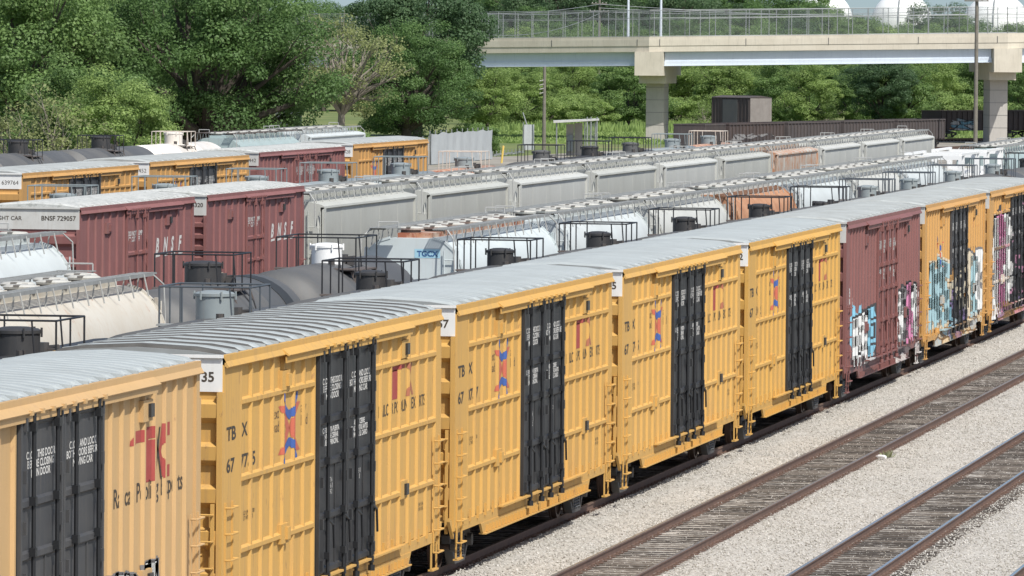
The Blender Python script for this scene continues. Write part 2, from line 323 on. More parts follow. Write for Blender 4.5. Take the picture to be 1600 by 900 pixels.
# ------------------------------------------------------------------ boxcar
L = 19.02; DY0, DY1 = 7.28, 12.32
def boxcar(label, loc, paint='yellow', doors='black_door', roof='galv_shade', band='white_band', ribbed=True, ribs_deep=0.05, seam='galv', group=None, det=True,
           brownend=None, L=L, DY0=DY0, DY1=DY1, ndoors=2, gw=1.385, hood=(4.4, 15.7), tall=5.06, post_left=1.28, rods=True, nposts=(7, 7), first_flat=True, second_text=True, sillmid=(3.0, 15.9)):
    t = thing('boxcar', label, 'boxcar', loc, 0, group)
    xo = 1.43
    # ---- side walls and posts
    b = MB(); b.box(-gw, gw, 0.02, L-0.02, 1.0, tall-0.06)
    p = b
    def post(y, w0=0.15, w1=0.08, z0=0.98, z1=tall-0.08):
        for s in (-1, 1):
            p.hexa([(s*(gw-0.01), y-w0/2, z0), (s*(gw-0.01), y+w0/2, z0), (s*(gw-0.01), y+w0/2, z1), (s*(gw-0.01), y-w0/2, z1)],
                   [(s*(gw+ribs_deep), y-w1/2, z0), (s*(gw+ribs_deep), y+w1/2, z0), (s*(gw+ribs_deep), y+w1/2, z1), (s*(gw+ribs_deep), y-w1/2, z1)])
    for s in (-1, 1):
        if first_flat:
            a, c = sorted((s*(gw-0.01), s*xo)); p.box(a, c, 0.0, post_left, 0.9, tall-0.08); p.box(a, c, L-0.42, L, 0.9, tall-0.08)
        else:
            a, c = sorted((s*(gw-0.01), s*xo)); p.box(a, c, 0.0, 0.22, 0.9, tall-0.08); p.box(a, c, L-0.22, L, 0.9, tall-0.08)
    ly0 = post_left if first_flat else 0.22; ly1 = DY0-0.05
    ry0 = DY1+0.05; ry1 = (L-0.42) if first_flat else (L-0.22)
    n1, n2 = nposts
    ys1 = [ly0+(ly1-ly0)*k/n1 for k in range(0 if first_flat else 1, n1+1)]; ys2 = [ry0+(ry1-ry0)*k/n2 for k in range(0, n2+(1 if first_flat else 0))]
    for y in ys1+ys2: post(y)
    if ribbed:
        h = b
        for z in (4.28, 3.06, 1.92):
            for s in (-1, 1):
                for a, c in ((ly0+0.02, ly1-0.05), (ry0+0.05, ry1-0.02)):
                    h.hexa([(s*(gw-0.01), a, z-0.07), (s*(gw-0.01), c, z-0.07), (s*(gw-0.01), c, z+0.07), (s*(gw-0.01), a, z+0.07)],
                           [(s*(gw+0.058), a, z-0.035), (s*(gw+0.058), c, z-0.035), (s*(gw+0.058), c, z+0.03), (s*(gw+0.058), a, z+0.03)])
    b.build('wall', paint, t)
    # ---- eave
    for s in (-1, 1):
        e = MB()
        e.hexa([(s*1.36, 0, tall-0.10), (s*1.475, 0, tall-0.19), (s*1.50, 0, tall-0.17), (s*1.40, 0, tall)],
               [(s*1.36, L, tall-0.10), (s*1.475, L, tall-0.19), (s*1.50, L, tall-0.17), (s*1.40, L, tall)])
        a, c = sorted((s*1.35, s*1.45)); e.box(a, c, 0.0, L, tall-0.105, tall+0.012)
        e.build('eave_rail', paint, t)
    # ---- door hood
    for s in (-1, 1):
        hd = MB(); a0, a1 = hood
        hd.hexa([(s*1.44, a0, tall-0.13), (s*1.56, a0, tall-0.20), (s*1.575, a0, tall-0.18), (s*1.44, a0, tall-0.07)],
                [(s*1.44, a1, tall-0.13), (s*1.56, a1, tall-0.20), (s*1.575, a1, tall-0.18), (s*1.44, a1, tall-0.07)])
        x0, x1 = sorted((s*1.50, s*1.525)); hd.box(x0, x1, a0+0.02, a1-0.02, tall-0.31, tall-0.20)
        for k in range(8):
            y = DY0+0.3+(DY1-DY0-0.6)*k/7; x0, x1 = sorted((s*1.53, s*1.60)); hd.box(x0, x1, y-0.05, y+0.05, tall-0.215, tall-0.15)
        hd.build('door_track', paint, t)
        sl = MB(); x0, x1 = sorted((s*1.44, s*1.555)); sl.box(x0, x1, DY0-2.6, DY1+2.7, 0.985, 1.02); sl.build('door_sill', paint, t)
    # ---- doors
    dw = (DY1-DY0)/ndoors
    for s in ((1, -1) if det else (1,)):
        for k in range(ndoors):
            y0 = DY0+k*dw+0.02; y1 = DY0+(k+1)*dw-0.02; d = MB()
            X = lambda a, c: sorted((s*a, s*c))
            zt = tall-0.24
            d.box(*X(1.375, 1.445), y0, y1, 1.04, zt)
            for yy in (y0+0.05, y1-0.05): d.box(*X(1.44, 1.50), yy-0.05, yy+0.05, 1.04, zt)
            for zz in (1.10, 2.0, 2.9, 3.62, zt-0.07): d.hexa([(s*1.44, y0+0.1, zz-0.08), (s*1.44, y1-0.1, zz-0.08), (s*1.44, y1-0.1, zz+0.08), (s*1.44, y0+0.1, zz+0.08)],
                                                       [(s*1.485, y0+0.1, zz-0.04), (s*1.485, y1-0.1, zz-0.04), (s*1.485, y1-0.1, zz+0.04), (s*1.485, y0+0.1, zz+0.04)])
            for q in (0.36, 0.64): d.box(*X(1.44, 1.465), y0+(y1-y0)*q-0.03, y0+(y1-y0)*q+0.03, 1.1, 2.9)
            if rods:
                for q in (0.08, 0.92):
                    y = y0+(y1-y0)*q
                    for zz in (1.2, 1.9, 2.6, 3.3, 4.0, zt-0.1): d.box(*X(1.49, 1.54), y-0.045, y+0.045, zz-0.09, zz+0.09)
            do = d.build('door', doors, t)
            if rods:
                for q in ((0.24, 0.80) if ndoors == 2 else (0.4, 0.75)):
                    y = y0+(y1-y0)*q; rd = MB(); rd.cyl((s*1.535, y, 0.86), (s*1.535, y, zt+0.05), 0.032, n=8)
                    for zz in (1.0, 1.35, 2.05, 2.95, 3.65, zt-0.15): rd.box(*X(1.485, 1.575), y-0.06, y+0.06, zz-0.06, zz+0.06)
                    rd.tube([(s*1.55, y, 1.95), (s*1.56, y+0.35, 1.85), (s*1.56, y+0.42, 1.45)], 0.022, 5)
                    rd.cyl((s*1.54, y, 0.80), (s*1.54, y, 0.90), 0.06, n=8)
                    rd.build('lock_rod', 'rod' if doors.startswith('black') or doors == 'door_grey' else doors, do)
            if s > 0 and det:
                if ndoors == 2:
                    lines = ('CLOSE THIS DOOR\nBEFORE CLOSING\nMAIN DOOR', 'CLOSE AND LOCK\nBOTH DOORS BEFORE\nMOVING CAR')[k]
                    text('door_lettering', lines, 0.15, (1.4485, (y0+y1)/2+0.1, 4.22), 'ink_white', do, sx=1.3, align='CENTER', bold=0.004)
                    if not second_text: continue
                    text('door_lettering', ('CIERRE ESTA PUERTA\nANTES DE CERRAR\nPUERTA PRINCIPAL', 'ABRE Y CIERRE\nESTAS PUERTAS ANTES\nDE MOVER EL CARRO')[k], 0.125, (1.4485, (y0+y1)/2, 3.40), 'ink_white', do, sx=1.2, align='CENTER', bold=0.004)
                    text('door_stencil', ('IN 17 6\nHT 16 3\nEW 9 2', 'W 16 0\nH 13 0')[k], 0.12, (1.4485, y0+0.9, 2.55), 'ink_white', do, sx=1.3)
    # ---- placards
    if det:
        for (y, z) in ((4.70 if first_flat else DY0-2.2, 4.46), (4.70 if first_flat else DY0-2.2, 1.95), (DY1+3.0, 4.50), (DY1+3.0, 1.98)):
            pb = MB(); dark = y > DY1
            pb.box(gw-0.01, 1.455, y-0.30, y+0.34, z-0.16, z+0.16); o = pb.build('placard_board', paint, t)
            q = MB(); q.box(1.44, 1.50, y+0.02, y+0.26, z-0.10, z+0.10); q.build('placard', 'plate_black' if dark else paint, o)
    # ---- roof
    if det or True:
        rf = MB(); pts = [(-1.42, tall+0.005), (-0.9, tall+0.075), (0, tall+0.12), (0.9, tall+0.075), (1.42, tall+0.005), (1.38, tall-0.05), (-1.38, tall-0.05)]
        rf.prism(pts, 0.0, L, 'y')
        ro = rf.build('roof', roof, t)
        sm = MB(); sn = MB(); bays = 18; bw = L/bays
        def zr(x): return tall+0.005+(0.07*(1.42-abs(x))/0.52 if abs(x) > 0.9 else 0.07+0.045*(0.9-abs(x))/0.9)
        for k in range(bays):
            y = k*bw
            # pressed bulge, ending before the eaves with a sloping nose
            xs = [-1.36, -1.26, -0.9, 0, 0.9, 1.26, 1.36]; hs = [0.0, 0.045, 0.05, 0.05, 0.05, 0.045, 0.0]
            for w0, w1, sm_ in ((0.08, 0.50, sm), (0.56, 0.93, sn)):
                ya, yb = y+bw*w0, y+bw*w1; ym0, ym1 = ya+0.09, yb-0.05
                vs = []
                for x, hh in zip(xs, hs):
                    z = zr(x); vs += [(x, ya, z-0.01), (x, ym0, z+hh), (x, ym1, z+hh), (x, yb, z-0.01)]
                fs = []
                for i in range(len(xs)-1):
                    for j in range(3): fs.append((i*4+j, i*4+j+1, i*4+4+j+1, i*4+4+j))
                fs += [(0, 1, 2, 3), tuple(len(vs)-4+q for q in (3, 2, 1, 0))]
                sm_.add(vs, fs)
        for k in range(1, bays):
            y = k*bw
            for i in range(4):
                xa, xb = (-1.42, -0.9, 0, 0.9)[i], (-0.9, 0, 0.9, 1.42)[i]
                sn.hexa([(xa, y-0.035, zr(xa)-0.01), (xa, y+0.035, zr(xa)-0.01), (xa, y+0.025, zr(xa)+0.045), (xa, y-0.025, zr(xa)+0.045)],
                        [(xb, y-0.035, zr(xb)-0.01), (xb, y+0.035, zr(xb)-0.01), (xb, y+0.025, zr(xb)+0.045), (xb, y-0.025, zr(xb)+0.045)])
        sm.build('roof_corrugation', seam, ro); sn.build('roof_seam', {'galv_shade': 'galv'}.get(roof, roof), ro)
        if det:
            rv = MB()
            for k in range(1, bays):
                for i in range(22):
                    x = -1.3+2.6*i/21
                    for dy in (-0.075, 0.08): z = zr(x); y = k*bw+dy; rv.add([(x-0.022, y-0.022, z-0.004), (x+0.022, y-0.022, z-0.004), (x+0.022, y+0.022, z-0.004), (x-0.022, y+0.022, z-0.004), (x, y, z+0.02)], [(0, 1, 4), (1, 2, 4), (2, 3, 4), (3, 0, 4)])
            rv.build('rivets', 'grime', ro, stuff=True)
    # ---- ends
    for s in (-1, 1):
        yb = 0.02 if s < 0 else L-0.02
        yw = yb; yb = yb+s*0.014; en = MB(); prof = [(yb-s*0.04, 1.0)]; z = 1.05
        pitch = 0.665 if not brownend else 0.36
        while z+pitch < 4.52:
            prof += [(yb, z), (yb, z+pitch*0.45), (yb+s*0.11, z+pitch*0.58), (yb+s*0.125, z+pitch*0.90)]; z += pitch
        prof += [(yb, z), (yb, 4.50), (yb-s*0.03, 4.50)]
        en.prism(prof, -1.33, 1.33, 'x')
        en.build('end_wall', paint, t); yb = yw
        bd = MB(); a, c = sorted((yb-s*0.01, yb+s*0.05)); bd.box(-1.40, 1.40, a, c, 4.50, tall+0.0)
        a, c = sorted((yb+s*0.04, yb+s*0.10)); bd.box(-1.42, 1.42, a, c, tall-0.03, tall+0.02)
        bo = bd.build('end_band', band, t)
        cp = MB(); a, c = sorted((yb-s*0.02, yb+s*0.14))
        for q in (-1, 1):
            cp = MB(); x0, x1 = sorted((q*1.335, q*1.427)); cp.box(x0, x1, a, c, 0.85, 4.495)
            cp.build('corner_post', paint, t)
        # platform, crossover step, coupler
        pf = MB(); a, c = sorted((yb+s*0.10, yb+s*0.42)); pf.box(-1.2, 1.2, a, c, 1.12, 1.15)
        pf.prism([(yb, 1.0), (yb+s*0.45, 1.12), (yb+s*0.45, 1.05), (yb, 0.70)], -1.40, -1.34, 'x'); pf.prism([(yb, 1.0), (yb+s*0.45, 1.12), (yb+s*0.45, 1.05), (yb, 0.70)], 1.34, 1.40, 'x')
        pf.tube([(-1.1, yb+s*0.45, 1.95), (1.1, yb+s*0.45, 1.95)], 0.018, 6)
        for q in (-1.1, 1.1): pf.tube([(q, yb+s*0.1, 1.95), (q, yb+s*0.45, 1.95), (q, yb+s*0.42, 1.13)], 0.018, 6)
        pf.build('end_platform', paint, t)
        ck = MB(); a, c = sorted((yb-s*0.3, yb+s*0.55)); ck.box(-0.12, 0.12, a, c, 0.74, 0.96); a, c = sorted((yb+s*0.50, yb+s*0.80)); ck.box(-0.20, 0.17, a, c, 0.66, 1.0)
        ck.build('coupler', 'dark_steel', t)
        # ladders: two on each corner
        for sx in (1, -1):
            ld = MB(); ya = 0.10 if s < 0 else L-0.62
            for q in (0, 0.52): ld.box(*sorted((sx*1.43, sx*1.455)), ya+q-0.03, ya+q+0.03, 0.62, 2.75)
            for j in range(6):
                zz = 0.62+j*0.41
                ld.tube([(sx*1.44, ya-0.02, zz), (sx*1.53, ya-0.02, zz), (sx*1.53, ya+0.54, zz), (sx*1.44, ya+0.54, zz)], 0.017, 6)
            ld.build('ladder', paint, t)
            le = MB()
            for q in (0.75, 1.28): le.box(sx*q-0.03, sx*q+0.03, *sorted((yb+s*0.13, yb+s*0.17)), 0.8, 2.75)
            for j in range(5):
                zz = 0.9+j*0.42; le.tube([(sx*0.74, yb+s*0.15, zz), (sx*0.74, yb+s*0.24, zz), (sx*1.29, yb+s*0.24, zz), (sx*1.29, yb+s*0.15, zz)], 0.017, 6)
            le.build('ladder', paint, t)
    # ---- side sill
    for s in (-1, 1):
        X = lambda a, c: sorted((s*a, s*c)); sl = MB(); m0, m1 = sillmid
        sl.box(*X(1.30, 1.425), 0.3, L-0.3, 0.80, 0.985)
        sl.prism([(m0-0.25, 0.80), (m0, 0.60), (m1, 0.60), (m1+0.25, 0.80)], *X(1.395, 1.44), 'x')
        sl.box(*X(1.36, 1.50), m0, m1, 0.575, 0.60)
        for k in range(int((L-1)/0.85)):
            y = 0.7+k*0.85; sl.box(*X(1.42, 1.465), y-0.025, y+0.025, 0.93, 1.16)
        if det:
            y = m0+0.35
            while y < m1-0.3: sl.box(*X(1.43, 1.495), y-0.02, y+0.02, 0.61, 0.74); y += 0.36
        for y in (0.45, L-0.45):      # sill steps
            sl.box(*X(1.40, 1.43), y-0.28, y-0.24, 0.30, 0.85); sl.box(*X(1.40, 1.43), y+0.24, y+0.28, 0.30, 0.85); sl.box(*X(1.36, 1.46), y-0.28, y+0.28, 0.28, 0.31)
        sl.build('side_sill', paint, t)
    uf = MB(); uf.box(-0.35, 0.35, 0.2, L-0.2, 0.62, 0.99); uf.box(-1.3, 1.3, 0.3, L-0.3, 0.94, 0.99)
    uf.cyl((-0.7, 9.6, 0.62), (-0.7, 10.8, 0.62), 0.2, n=12); uf.box(0.5, 0.9, 7.8, 8.3, 0.5, 0.85)
    uf.build('underframe', 'dark_steel', t)
    if det: bogie(t, 2.45); bogie(t, L-2.45)
    return t

FLAT_POSTS = [1.28+(DY0-0.05-1.28)*k/7 for k in range(8)]+[DY1+0.05+(L-0.42-DY1-0.05)*k/7 for k in range(8)]
PLAIN_POSTS = [0.22+(DY0-0.05-0.22)*k/8 for k in range(1, 9)]+[DY1+0.05+(L-0.22-DY1-0.05)*k/9 for k in range(9)]
def conform(name, mt, parent, polys, posts, lift=0.004, gw=1.385, dz=0.02, depth=0.05):
    """paint that follows the pressed posts of the side: polygons (y, z) cut into thin rows"""
    bk = sorted(set([q for p in posts for q in (p-0.076, p-0.04, p+0.04, p+0.076)]))
    def sx(y):
        for p in posts:
            d = abs(y-p)
            if d <= 0.0401: return gw+depth+lift
            if d < 0.0759: return gw+depth*(0.0759-d)/0.0358+lift
        return gw+lift
    m = MB()
    for poly in polys:
        z0 = min(p[1] for p in poly); z1 = max(p[1] for p in poly); z = z0
        while z < z1-1e-6:
            zc = z+dz/2; ys = []
            for (ya, za), (yb, zb) in zip(poly, poly[1:]+poly[:1]):
                if (za > zc) != (zb > zc): ys.append(ya+(yb-ya)*(zc-za)/(zb-za))
            ys.sort()
            for u, v in zip(ys[::2], ys[1::2]):
                cut = [u]+[q for q in bk if u < q < v]+[v]
                for c, d in zip(cut[:-1], cut[1:]):
                    if d-c > 1e-4: m.add([(sx(c+1e-5), c, z), (sx(d-1e-5), d, z), (sx(d-1e-5), d, z+dz), (sx(c+1e-5), c, z+dz)], [(0, 1, 2, 3)])
            z += dz
    return m.build(name, mt, parent)
def band_poly(pts, w, vert):
    if vert: return [(y-w/2, z) for y, z in pts]+[(y+w/2, z) for y, z in reversed(pts)]
    return [(y, z-w/2) for y, z in pts]+[(y, z+w/2) for y, z in reversed(pts)]
def logo_x(t, yc, zc, posts=None):
    """red side arcs with blue arcs above and below, together an X"""
    posts = FLAT_POSTS if posts is None else posts; K = 14; W2, H2 = 0.72, 0.56
    for g in (-1, 1):
        conform('logo_arc', 'pink_logo', t, [band_poly([(yc+g*(0.12+(W2-0.10)*abs(2*k/K-1)**1.25), zc+0.40*(2*k/K-1)) for k in range(K+1)], 0.30, True)], posts)
        conform('logo_arc', 'blue_logo', t, [band_poly([(yc+W2*0.92*(2*k/K-1), zc+g*(0.22+(H2-0.22)*abs(2*k/K-1)**1.6)) for k in range(K+1)], 0.15, False)], posts, lift=0.007)
def logo_t(t, y0, zc, wide=False, posts=None):
    posts = FLAT_POSTS if posts is None else posts
    if wide:
        P1 = [[(y0-0.1, zc+0.22), (y0+1.55, zc+0.26), (y0+1.55, zc+0.44), (y0, zc+0.41)], [(y0+0.85, zc-0.38), (y0+1.45, zc-0.38), (y0+1.45, zc+0.24), (y0+0.85, zc+0.24)],
              [(y0+2.05, zc+0.44), (y0+2.6, zc+0.45), (y0+2.6, zc+0.24), (y0+2.2, zc+0.24), (y0+2.0, zc+0.03), (y0+2.2, zc-0.20), (y0+2.6, zc-0.20), (y0+2.6, zc-0.38), (y0+2.1, zc-0.38), (y0+1.85, zc+0.03)]]
        conform('logo', 'red_logo', t, P1, posts)
        conform('logo', 'ink', t, [[(y0+1.55, zc+0.44), (y0+1.64, zc+0.44), (y0+2.05, zc-0.38), (y0+1.96, zc-0.38)], [(y0+1.55, zc-0.38), (y0+1.64, zc-0.38), (y0+1.95, zc+0.40), (y0+1.86, zc+0.40)]], posts, lift=0.008)
    else:
        conform('logo', 'red_logo', t, [[(y0, zc+0.16), (y0+1.45, zc+0.18), (y0+1.45, zc+0.33), (y0, zc+0.31)], [(y0+0.15, zc-0.34), (y0+0.75, zc-0.34), (y0+0.75, zc+0.17), (y0+0.15, zc+0.17)]], posts)
        conform('logo', 'ink_red', t, [[(y0+1.5, zc+0.33), (y0+1.62, zc+0.33), (y0+2.3, zc-0.34), (y0+2.15, zc-0.34)], [(y0+2.1, zc+0.33), (y0+2.25, zc+0.33), (y0+1.68, zc-0.34), (y0+1.55, zc-0.34)]], posts)
def spray(t, y0, y1, z0, z1, n, fills, edge, seed, posts, gw=1.385, back=None, name='graffiti_letter'):
    """wild lettering: every letter is a few fat bent strokes with a dark edge and a bright fill, following the ribs"""
    rn = random.Random(seed); wl = (y1-y0)/n
    if back:
        for k in range(n+1):
            yc = y0+(y1-y0)*k/n+rn.uniform(-.2, .2); zc = (z0+z1)/2+rn.uniform(-.15, .25)*(z1-z0); ry = wl*rn.uniform(.35, .6); rz = (z1-z0)*rn.uniform(.42, .62)
            conform('graffiti_cloud', back, t, [[(yc+ry*math.cos(q)*(1+.12*math.sin(3*q+k)), zc+rz*math.sin(q)*(1+.10*math.sin(4*q+k))) for q in [2*PI*j/18 for j in range(18)]]], posts, lift=0.004)
    for k in range(n):
        ya = y0+k*wl; h = z1-z0; zb = z0+rn.uniform(-.05, .08)*h; shapes = []
        c = rn.choice(['S', 'E', 'K', 'O', 'A', 'R'])
        P_ = {'S': [[(.85, .9), (.3, .95), (.15, .7), (.8, .45), (.8, .12), (.15, .05)]], 'E': [[(.9, .92), (.2, .9), (.2, .08), (.9, .06)], [(.2, .5), (.8, .5)]], 'K': [[(.2, .98), (.2, .02)], [(.9, .95), (.3, .45), (.9, .03)]],
              'O': [[(.5, .95), (.12, .7), (.12, .3), (.5, .05), (.88, .3), (.88, .7), (.5, .95)]], 'A': [[(.1, .0), (.45, 1.0), (.9, .02)], [(.25, .38), (.75, .38)]], 'R': [[(.2, .0), (.2, .95), (.8, .85), (.75, .55), (.25, .48), (.9, .0)]]}[c]
        def thick(w, dz):
            out = []
            for st in P_:
                for (a, b), (c_, d) in zip(st[:-1], st[1:]):
                    A = Vector((a*wl*1.02, b*h)); B = Vector((c_*wl*1.02, d*h)); m_ = Vector((1/3.2, 1)); dd = Vector(((B-A).x*m_.x, (B-A).y)); L__ = max(1e-3, dd.length); nn = Vector((-dd.y, dd.x))/L__*w; ee = dd/L__*w*0.8
                    nn = Vector((nn.x*3.2, nn.y)); ee = Vector((ee.x*3.2, ee.y))
                    out.append([(ya+q.x, zb+q.y) for q in (A-ee+nn, A-ee-nn, B+ee-nn, B+ee+nn)])
            return out
        w = h*rn.uniform(.10, .13)
        conform(name, edge, t, thick(w*1.5, 0), posts, lift=0.008)
        conform(name, fills[k % len(fills)], t, thick(w, 0), posts, lift=0.013)
for nm_, c_ in (('spray_white', (0.66, 0.67, 0.66)), ('spray_black', (0.03, 0.03, 0.035)), ('spray_cyan', (0.20, 0.46, 0.60)), ('spray_pink', (0.55, 0.20, 0.36)), ('spray_cream', (0.55, 0.48, 0.36)), ('spray_pale_cyan', (0.30, 0.46, 0.50)), ('spray_grey', (0.16, 0.155, 0.16))):
    M[nm_] = mat(nm_+'_paint', c_, 0.75, c2=tuple(x*0.7+0.03 for x in c_), scale=3, amt=0.8, streak=0.3, streak_c=tuple(x*0.6+0.05 for x in c_))
YS = [80.94+20.72*k for k in range(9)]
GB = 'yellow boxcars of the nearest train'
def sidetext(t, num, fancy):
    text('reporting_mark', 'TB', 0.30, (1.434, 0.18, 3.72), 'ink', t, sx=2.0, bold=0.008); text('reporting_mark', 'OX', 0.30, (1.389, 1.08, 3.72), 'ink', t, sx=1.9, bold=0.008)
    text('car_number', num[:2], 0.30, (1.434, 0.18, 3.22), 'ink', t, sx=2.0, bold=0.008); text('car_number', num[2:], 0.30, (1.389, 1.42, 3.22), 'ink', t, sx=2.0, bold=0.008)
    text('end_number', 'TBOX '+num, 0.215, (1.28, -0.034, 4.66), 'ink', t, 'end', sx=1.0, align='RIGHT', bold=0.005)
    logo_x(t, 5.3, 3.64); text('slogan', 'next\nroad', 0.26, (1.389, 3.85, 3.85), 'ink_brown', t, sx=1.3); text('slogan', 'any\nload', 0.26, (1.389, 6.25, 3.85), 'ink_brown', t, sx=1.3)
    logo_t(t, 14.2, 3.97)
    text('slogan', 'RAILCAR POOLING EXPERTS', 0.29, (1.389, 13.15, 3.38), 'ink', t, sx=1.22, bold=0.004)
    text('data_stencil', 'LD LMT 193000\nLT WT 93000', 0.10, (1.389, 1.7, 2.45), 'ink', t, sx=1.3); text('data_stencil', 'NEW 5 04\nEXW 10 8', 0.10, (1.389, 17.0, 1.55), 'ink', t, sx=1.3)
c2 = boxcar('yellow boxcar numbered 735 at its end, dark grimy stripes across its roof', (0, YS[1], 0), seam='grime', group=GB)
for o in kids(c2):
    pass
def yellow_copy(src, i, num, label):
    r = dup(src, (0, YS[i], 0), 0, label, GB, {'yellow': ('yellow_second', 'yellow_third', 'yellow_fourth')[i-2]}); sidetext(r, num, True); return r
c3 = yellow_copy(c2, 2, '670757', 'yellow boxcar with clean pale roof directly behind the grimy-roofed one')
c4 = yellow_copy(c2, 3, '671745', 'yellow boxcar third from the maroon boxcar covered in graffiti towards the camera')
c5 = yellow_copy(c2, 4, '672102', 'clean yellow boxcar coupled to the near end of the maroon graffiti boxcar')
c4['label'] = 'yellow boxcar with its red T mark, one car before the one touching the maroon boxcar'
for c in (c3, c4, c5):
    for r0 in kids(c):
        if r0.name.startswith('roof'):
            for s in kids(r0):
                if s.name.startswith('roof_corr'):
                    s.material_slots[0].link = 'OBJECT'; s.material_slots[0].material = M['galv']
sidetext(c2, '677735', True)
# nearest car, older, with deep plain posts
c1 = boxcar('faded yellow boxcar nearest the camera with mixed-case slogan and grey door pair', (0, YS[0]-0.1, 0), paint='yellow_faded', doors='door_grey', ribbed=False, ribs_deep=0.055, group=GB, first_flat=False, second_text=False, nposts=(8, 9), roof='galv_shade', seam='galv')
text('slogan', 'Railcar Pooling Experts', 0.40, (1.389, 13.35, 3.17), 'ink', c1, sx=1.25, bold=0.006)
logo_t(c1, 14.5, 3.80, True, PLAIN_POSTS)
text('end_number', 'TBOX 660318', 0.215, (1.28, -0.034, 4.66), 'ink', c1, 'end', align='RIGHT')
# maroon and graffiti cars
BNG = 'graffiti-covered boxcars of the nearest train'
c6 = boxcar('maroon boxcar of the nearest train with black, white and blue graffiti low on its side', (0, YS[5], 0), paint='brown_graffiti', doors='brown_graffiti', roof='galv_old', seam='galv_old', ribbed=False, band='white_dirty', group=BNG, nposts=(9, 9), post_left=0.5)
text('reporting_mark', 'TBOX\n889146', 0.34, (1.389, 0.75, 2.95), 'ink_white', c6, sx=1.0, bold=0.01)
c7 = boxcar('yellow boxcar beyond the maroon one with blue and cream graffiti along its lower half', (0, YS[6], 0), paint='yellow_graffiti', doors='black_graffiti', roof='galv_old', seam='galv_old', ribbed=False, band='white_dirty', group=BNG, first_flat=False, nposts=(9, 8))
logo_x(c7, 4.6, 3.4, PLAIN_POSTS)
text('slogan', 'TTX', 0.7, (1.389, 15.0, 4.0), 'pink_logo', c7, sx=1.5)
text('car_number', 'TTX 6315', 0.4, (1.389, 14.4, 3.1), 'ink', c7, sx=1.5)
c8 = boxcar('farthest yellow boxcar of the nearest train, almost hidden under black and pink graffiti', (0, YS[7], 0), paint='yellow_tagged', doors='black_tagged', roof='galv_old', seam='galv_old', ribbed=True, band='white_dirty', group=BNG)
logo_x(c8, 5.0, 3.9)

P9 = [1.28+(DY0-0.05-1.28)*0+(0.5-1.28)+(DY0-0.05-0.5)*k/9 for k in range(10)]+[DY1+0.05+(L-0.42-DY1-0.05)*k/9 for k in range(10)]
P98 = [0.22+(DY0-0.05-0.22)*k/9 for k in range(1, 10)]+[DY1+0.05+(L-0.22-DY1-0.05)*k/8 for k in range(8)]
spray(c6, 1.9, 6.9, 1.05, 2.35, 3, ['spray_white', 'spray_white', 'spray_cyan'], 'spray_black', 5, P9, back='spray_cyan')
spray(c6, 12.6, 18.6, 1.05, 2.6, 4, ['spray_white', 'spray_grey', 'spray_pink', 'spray_white'], 'spray_black', 8, P9)
spray(c7, 1.4, 7.1, 1.3, 3.1, 3, ['spray_pale_cyan', 'spray_pale_cyan', 'spray_pale_cyan'], 'spray_cream', 3, P98)
spray(c7, 12.6, 18.2, 1.2, 3.0, 3, ['spray_cream', 'spray_pale_cyan', 'spray_white'], 'spray_grey', 4, P98, back='spray_cream')
spray(c8, 1.6, 7.1, 1.0, 3.9, 3, ['spray_white', 'spray_pink', 'spray_white'], 'spray_black', 6, FLAT_POSTS, back='spray_black')
spray(c1, 12.9, 16.4, 0.85, 2.08, 3, ['spray_white'], 'spray_grey', 9, PLAIN_POSTS)
# ---- BNSF cars, row of x = -22.4
BX = -22.43; L2 = 15.25
def short_car(label, y, mark, enddark=True):
    t = boxcar(label, (BX, y, 0.02), paint='brown_old', doors='brown_old', roof='galv_peel', seam='galv_peel', band='white_dirty', ribbed=False, ribs_deep=0.05, L=L2, DY0=5.75, DY1=8.65, ndoors=1,
               hood=(5.6, 13.2), first_flat=False, nposts=(6, 6), sillmid=(3, 12.2), tall=5.12, group='maroon boxcars behind the hoppers', brownend=True if 'second' in label else None)
    for k, ch in enumerate('BNSF'):
        yl = 8.70+(15.03-8.70)*(k+1)/6+0.28
        text('slogan', ch, 0.60, (1.389, yl, 3.55), 'ink_white', t, sx=1.15, shear=0.3, bold=0.025)
        u = MB(); u.add([(1.389, yl, 3.40), (1.389, yl+0.62, 3.42), (1.389, yl+0.66, 3.49), (1.389, yl+0.04, 3.47)], [(0, 1, 2, 3)]); u.build('underline', 'ink_white', t)
    text('end_number', mark, 0.185, (1.30, -0.034, 4.76), 'ink', t, 'end', align='RIGHT', bold=0.004)
    text('door_lettering', 'DO NOT HUMP\nOR CUT OFF', 0.20, (1.4485, 6.1, 4.15), 'ink_white', t, sx=1.3, bold=0.006)
    return t
b1 = short_car('maroon boxcar lettered 729057 on its white end band, leftmost of the two', 186.6, 'BNSF 729057')
text('end_lettering', 'EXCESS HEIGHT CAR', 0.165, (-0.30, -0.034, 4.76), 'ink', b1, 'end', align='RIGHT', bold=0.002)
b2 = short_car('second maroon boxcar, coupled behind the one with the 729057 end band', 203.8, '726320')
grafmats('brown_light_graffiti', ((0.235, 0.098, 0.092), (0.185, 0.078, 0.072)), [(0.3, 2.6, 0.3, 2.6, [WH, (0.235, 0.098, 0.092), CR, (0.235, 0.098, 0.092)]), (9.5, 14.5, 0.3, 2.1, [WH, (0.235, 0.098, 0.092), GN, (0.235, 0.098, 0.092), (0.235, 0.098, 0.092)])], 21.0)
for o in kids(b2):
    if o.type == 'MESH' and o.name.split('.')[0] in ('wall', 'side_posts', 'door'):
        o.material_slots[0].link = 'OBJECT'; o.material_slots[0].material = M['brown_light_graffiti']

